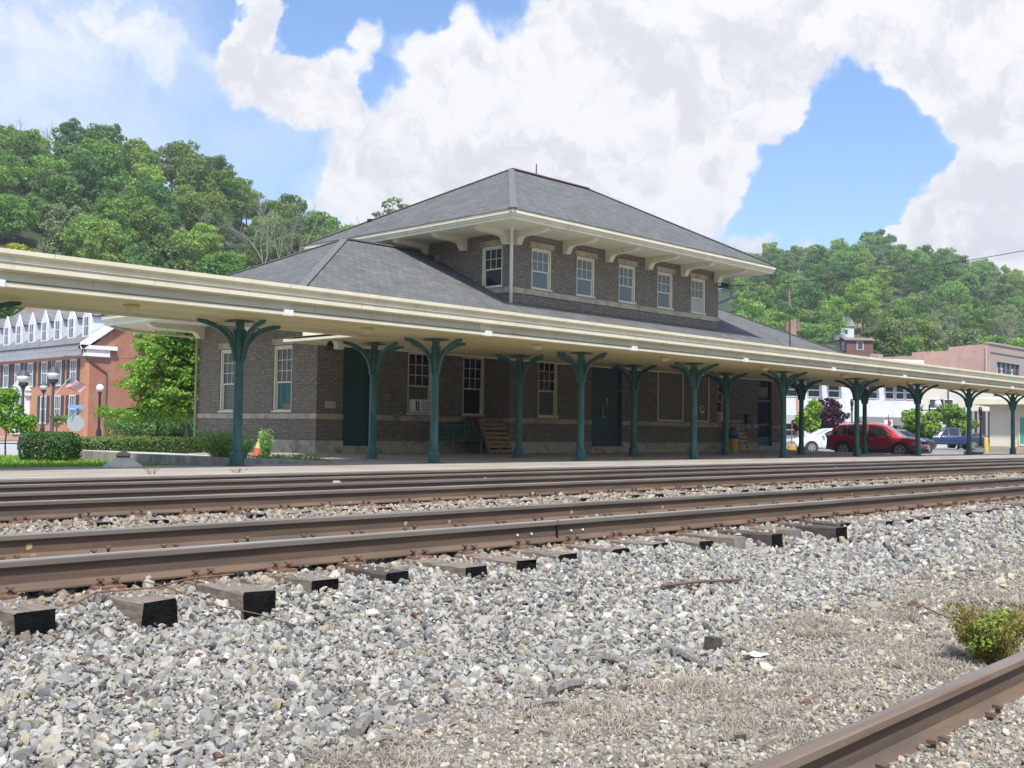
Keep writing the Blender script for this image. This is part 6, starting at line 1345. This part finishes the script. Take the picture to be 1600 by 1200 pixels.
# ------------------------------------------------------------------ hillside houses, poles, wires
def slope_at(px, py):                                       # where the line of sight meets the hillside
    for d in np.arange(150, 460, 1.0):
        P = atD(px, py, d)
        if float(hillz(skR, 150, 470, 160, np.array(P[0]), np.array(P[1]))) >= P[2]: break
    return px, py, float(d)
def house(label, px, py, d, W, H, rz, wallm, roofm, wins=2, flat=False):
    q = atD(px, py, d); t = thing('hillside_house', label, 'house', q, rz); b = MB(); h2 = W*.38
    b.box((-W/2, -h2, -4), (W/2, h2, H)); b.prism([(-h2, H), (h2, H), (0, H+(.12 if flat else .45)*W*.8)], lambda u, v, s: (s, u, v), -W/2, -W/2+.1); b.prism([(-h2, H), (h2, H), (0, H+(.12 if flat else .45)*W*.8)], lambda u, v, s: (s, u, v), W/2-.1, W/2); b.build('wall', wallm, t, local=True)
    r_b = MB(); zr = H+(.12 if flat else .45)*W*.8
    for sg in (-1, 1): r_b.face([(-W/2-.3, sg*(h2+.35), H-.12), (W/2+.3, sg*(h2+.35), H-.12), (W/2+.3, 0, zr+.06), (-W/2-.3, 0, zr+.06)])
    r_b.build('roof', roofm, t, local=True)
    for k in range(wins):
        u = -W/2+W*(k+.6)/(wins+.2)
        for (z0) in ((H*.35,) if H < 4 else (H*.15, H*.62)):
            f = MB(); f.box((u-.5, -h2-.05, z0-.05), (u+.5, -h2-.01, z0+1.15)); w_ = f.build('window', white_paint, t, local=True); p = MB(); p.box((u-.4, -h2-.07, z0+.03), (u+.4, -h2-.05, z0+1.07)); p.build('pane', pane_r, w_, local=True)
            f = MB(); f.box((-W/2-.05, -.5, z0-.05), (-W/2-.01, .5, z0+1.15)); w_ = f.build('window', white_paint, t, local=True); p = MB(); p.box((-W/2-.07, -.4, z0+.03), (-W/2-.05, .4, z0+1.07)); p.build('pane', pane_r, w_, local=True)
    return t
hw_m = mat('white_clapboard', (.70, .73, .78), (.62, .65, .70), rough=.6, scale=2, stretch=(.2, .2, 6)); hr = simple('grey_house_roof', (.20, .21, .23), .9)
fa = CA-math.atan((1340-800)/1713)-PI/2
house('white house among the trees low on the right hill', *slope_at(1302, 530), 7.5, 3.0, fa+.5, hw_m, hr)
house('white two storey house behind the brown pole', *slope_at(1256, 528), 5.5, 4.4, fa-.3, hw_m, hr)
house('small dark brick hut above the warehouse roof', 1338, 555, 172, 4.0, 2.2, fa+.35, brickmat('maroon_brick', (.17, .065, .06), (.21, .085, .075), (.18, .12, .11), .3, .1, .01, .2), simple('hut_roof', (.22, .17, .15), .9), 1, True)
house('pink roofed cottage half hidden by shrubs', *slope_at(1442, 541), 8.5, 2.8, fa-.2, simple('cottage_wall', (.60, .58, .52), .8), simple('pink_roof', (.45, .20, .19), .9), 3, True)
q = atD(1330, 525, 212); b = MB()
for i in range(7): pass
gp = [[atD(*slope_at(px, py))+np.array([0, 0, .25]) for px in np.linspace(1302, 1352, 6)] for py in np.linspace(538, 504, 5)]
for i in range(4):
    for j in range(5): b.face([gp[i][j], gp[i][j+1], gp[i+1][j+1], gp[i+1][j]]); o = b.build('grass_bank', mat('dry_grass_slope', (.17, .20, .06), (.26, .22, .10), rough=1, scale=.35, bump=.8, bscale=3, bdist=.2)); o['kind'] = 'structure'
polem = mat('weathered_pole', (.30, .215, .15), (.22, .16, .11), rough=.95, scale=3)
def pole(px, yt, yb, d, r0, label, arm=None):
    a = Vector(atD(px, yb, d)); c = Vector(atD(px, yt, d)); t = thing('utility_pole', label, 'utility pole', a); MB().tube([a, (a.x, a.y, c.z)], [r0, r0*.75], 8).build('pole_shaft', polem, t)
    if arm == 'cross': MB().obox(Vector((a.x, a.y, c.z-.6))-rv*1.0, Vector((a.x, a.y, c.z-.6))+rv*1.0, .12, .14).build('crossarm', polem, t)
    if arm == 'lamp': MB().tube([(a.x, a.y, c.z), Vector((a.x, a.y, c.z+.4))-rv*2.2], .06, 6).build('lamp_arm', simple('galvanised', (.55, .56, .57), .5), t); MB().obox(Vector((a.x, a.y, c.z+.4))-rv*2.8, Vector((a.x, a.y, c.z+.4))-rv*2.0, .25, .2).build('lamp_head', MATS['galvanised'], t)
    if arm == 'can':
        for sx_ in (-.55, .55): p_ = Vector((a.x, a.y, c.z-1.2))+rv*sx_; MB().tube([p_, p_+Vector((0, 0, 1.0))], .28, 12).build('transformer', simple('rust_can', (.20, .12, .09), .7) if 'rust_can' not in MATS else MATS['rust_can'], t)
        MB().obox(Vector((a.x, a.y, c.z-3.4))-rv*1.8, Vector((a.x, a.y, c.z-3.4))+rv*1.9, .15, .2).build('crossarm', polem, t)
pole(1238, 500, 560, 120, .55, 'stout weathered pole with transformer cans behind the eave', 'can'); pole(1346, 497, 545, slope_at(1346, 540)[2], .14, 'thin utility pole beside the grassy bank'); pole(1465, 493, 545, slope_at(1465, 540)[2]-4, .14, 'tall street light on the lower right hill', 'lamp')
def cable(label, a, c, sag, r=.02, n=14):
    a, c = Vector(a), Vector(c); t = thing('overhead_cable', label, 'cable', a); MB().tube([a.lerp(c, k/n)-Vector((0, 0, sag*4*(k/n)*(1-k/n))) for k in range(n+1)], r, 5).build('strand', black_iron, t)
cable('thin cable from the station corner out to the upper right', (41.3, 26.75, 7.38), atD(1700, 372, 46), .30, .014)
cable('faint cable sloping behind the station end', atD(1262, 533, 118), atD(1420, 556, 120), .3, .03)
cable('faint cable crossing the brick gable', atD(100, 556, 74), atD(330, 548, 74), .3, .025)

# ------------------------------------------------------------------ light and sky
SUN_EL, SUN_AZ = R(57), R(-128)                              # from the track side, a little behind the camera
sd = Vector((math.cos(SUN_EL)*math.cos(SUN_AZ), math.cos(SUN_EL)*math.sin(SUN_AZ), math.sin(SUN_EL)))
sun = bpy.data.lights.new('sun', 'SUN'); sun.energy = 3.9; sun.angle = R(4); sun.color = (1.0, .955, .88)
so = bpy.data.objects.new('sun', sun); COL.objects.link(so); so.rotation_euler = sd.to_track_quat('Z', 'Y').to_euler()
W = bpy.data.worlds.new('World'); sc.world = W; W.use_nodes = True; nt = W.node_tree; nt.nodes.clear(); t = NT(nt)
out = t.n('ShaderNodeOutputWorld'); bg = t.n('ShaderNodeBackground'); t.l(bg.outputs[0], out.inputs[0])
sky = t.n('ShaderNodeTexSky'); sky.sky_type = 'NISHITA'; sky.sun_disc = False; sky.sun_elevation = SUN_EL; sky.sun_rotation = PI/2-SUN_AZ; sky.air_density = 1.0; sky.dust_density = .6; sky.ozone_density = 1.6
tc = t.n('ShaderNodeTexCoord'); D = tc.outputs['Generated']
def dotv(v): n = t.n('ShaderNodeVectorMath', operation='DOT_PRODUCT'); t.l(D, n.inputs[0]); n.inputs[1].default_value = v; return n.outputs['Value']
def warped(scale, amp, detail, base):
    w = t.n('ShaderNodeTexNoise'); w.inputs['Scale'].default_value = scale; w.inputs['Detail'].default_value = detail; w.inputs['Roughness'].default_value = .6; t.l(D, w.inputs['Vector'])
    c = t.n('ShaderNodeVectorMath', operation='SUBTRACT'); t.l(w.outputs['Color'], c.inputs[0]); c.inputs[1].default_value = (.5, .5, .5)
    m_ = t.n('ShaderNodeVectorMath', operation='MULTIPLY_ADD'); t.l(c.outputs[0], m_.inputs[0]); m_.inputs[1].default_value = (amp, amp, amp); t.l(base, m_.inputs[2])
    nn_ = t.n('ShaderNodeVectorMath', operation='NORMALIZE'); t.l(m_.outputs[0], nn_.inputs[0]); return nn_.outputs[0]
WD_ = warped(9, .13, 8, D)
def dotw(v): n = t.n('ShaderNodeVectorMath', operation='DOT_PRODUCT'); t.l(WD_, n.inputs[0]); n.inputs[1].default_value = v; return n.outputs['Value']
def blob(px, py, r_in, r_out, w):
    d = sight(px, py); d = d/np.linalg.norm(d); return t.math('MULTIPLY', t.ramp(dotw(tuple(d)), math.cos(r_out/1713), math.cos(r_in/1713)), w)
n0 = t.noise(WD_, 6, 10, .62, .1); nb_ = t.noise(WD_, 19, 9, .66, .15)
vo = t.n('ShaderNodeTexVoronoi'); vo.inputs['Scale'].default_value = 26; vo.inputs['Detail'].default_value = 3; vo.inputs['Roughness'].default_value = .55; t.l(WD_, vo.inputs['Vector'])
bil = t.math('SUBTRACT', .55, vo.outputs['Distance'])
up_ = t.n('ShaderNodeVectorMath', operation='ADD'); t.l(WD_, up_.inputs[0]); up_.inputs[1].default_value = (-.006, -.010, .022); n2 = t.noise(up_.outputs[0], 6, 10, .62, .1); n2b = t.noise(up_.outputs[0], 19, 9, .66, .15)
BL = [(900, 140, 60, 260, .34), (700, 130, 20, 140, .34), (650, 220, 20, 130, .34), (800, 80, 20, 110, .2), (1000, 110, 40, 180, .30), (1130, 90, 30, 170, .36), (1150, 215, 20, 110, .46), (1010, 260, 20, 130, .42), (1090, 310, 15, 95, .44), (1210, 175, 8, 60, .46), (1400, 70, 60, 250, .42), (1540, 110, 40, 200, .44), (1560, 215, 20, 110, .34), (1500, 335, 15, 90, .62), (1570, 350, 20, 110, .6), (1450, 375, 10, 60, .5), (1300, 366, 5, 52, .5), (1190, 372, 5, 45, .36),
      (420, 80, 15, 85, .60), (390, 60, 5, 60, .3), (470, 150, 12, 80, .56), (360, 110, 10, 70, .34), (555, 50, 4, 42, .44), (540, 110, 4, 40, .34), (560, 235, 15, 110, .40), (545, 310, 20, 110, .42), (650, 320, 20, 130, .42), (800, 260, 40, 190, .30), (240, 25, 10, 100, .24), (60, 30, 20, 130, .22), (180, 110, 20, 130, .14),
      (320, 250, 20, 150, -.34), (440, 265, 15, 90, -.26), (590, 148, 8, 60, -.36), (1310, 235, 40, 140, -.66), (1400, 235, 30, 115, -.56), (1320, 320, 15, 70, -.3), (1250, 310, 15, 80, -.40), (1455, 215, 8, 55, -.26), (480, 25, 10, 60, -.42), (325, 20, 8, 60, -.34), (1030, 32, 4, 60, -.36), (650, 5, 5, 70, -.40), (800, 12, 5, 70, -.36), (1098, 178, 4, 42, -.40), (948, 195, 4, 32, -.32), (1190, 325, 8, 50, -.2)]
den = t.math('ADD', t.math('ADD', .30, t.math('MULTIPLY', t.math('SUBTRACT', n0, .5), .55)), t.math('ADD', t.math('MULTIPLY', t.math('SUBTRACT', nb_, .5), .42), t.math('MULTIPLY', bil, .12)))
den = t.math('ADD', den, t.math('MULTIPLY', t.ramp(dotv(tuple(_F)), .80, .55), .20))
for q in BL: den = t.math('ADD', den, blob(*q))
mask = t.ramp(den, .41, .65)
soft = t.ramp(den, .26, .56)
rel = t.math('ADD', t.math('MULTIPLY', t.math('SUBTRACT', n2, n0), 1.5), t.math('MULTIPLY', t.math('SUBTRACT', n2b, nb_), .55))
shade = t.ramp(t.math('ADD', rel, t.math('MULTIPLY', t.math('SUBTRACT', den, .6), .10)), -.05, .17)
cl = t.mix(shade, (.665, .665, .67), (.53, .535, .575))
skyc = t.n('ShaderNodeVectorMath', operation='MULTIPLY'); t.l(sky.outputs[0], skyc.inputs[0]); skyc.inputs[1].default_value = (.105, .122, .145)
veil = t.mix(t.math('MULTIPLY', soft, .6), skyc.outputs[0], (.50, .58, .72))
v2 = blob(130, 90, 60, 270, .85)
for q in ((380, 180, 20, 150, .5), (560, 320, 20, 140, .75), (1280, 350, 10, 100, .35)): v2 = t.math('MAXIMUM', v2, blob(*q))
v2 = t.math('MULTIPLY', v2, t.ramp(t.noise(WD_, 3.5, 8, .6), .34, .62), clamp=True)
veil = t.mix(v2, veil, t.mix(t.ramp(n2, .4, .62), (.52, .59, .68), (.64, .67, .72)))
t.l(t.mix(mask, veil, cl), bg.inputs['Color']); bg.inputs['Strength'].default_value = 1.0
hz = MB(); hz.box((-720, -720, -1.7), (920, 920, 150)); ho = None
hm = bpy.data.materials.new('haze'); hm.use_nodes = True; hm.node_tree.nodes.clear(); ht = NT(hm.node_tree); hout = ht.n('ShaderNodeOutputMaterial'); hv = ht.n('ShaderNodeVolumePrincipled'); hv.inputs['Color'].default_value = (.86, .91, 1, 1); hv.inputs['Density'].default_value = .0004; hv.inputs['Anisotropy'].default_value = .2; ht.l(hv.outputs[0], hout.inputs['Volume'])
ho = hz.build('haze', hm); ho['kind'] = 'stuff'
W.cycles.sampling_method = 'MANUAL'; W.cycles.sample_map_resolution = 512
sc.view_settings.view_transform = 'Standard'; sc.view_settings.look = 'None'; sc.view_settings.exposure = 0.62; sc.view_settings.gamma = 1.0
sc.cycles.use_denoising = True; sc.cycles.max_bounces = 8; sc.cycles.transparent_max_bounces = 8
sc.render.film_transparent = False
for o in list(bpy.data.objects):                              # prototypes never placed
    if o.name.startswith('hill_tree') and o.parent is None and 'label' not in o:
        for c in kids(o): bpy.data.objects.remove(c)
        bpy.data.objects.remove(o)
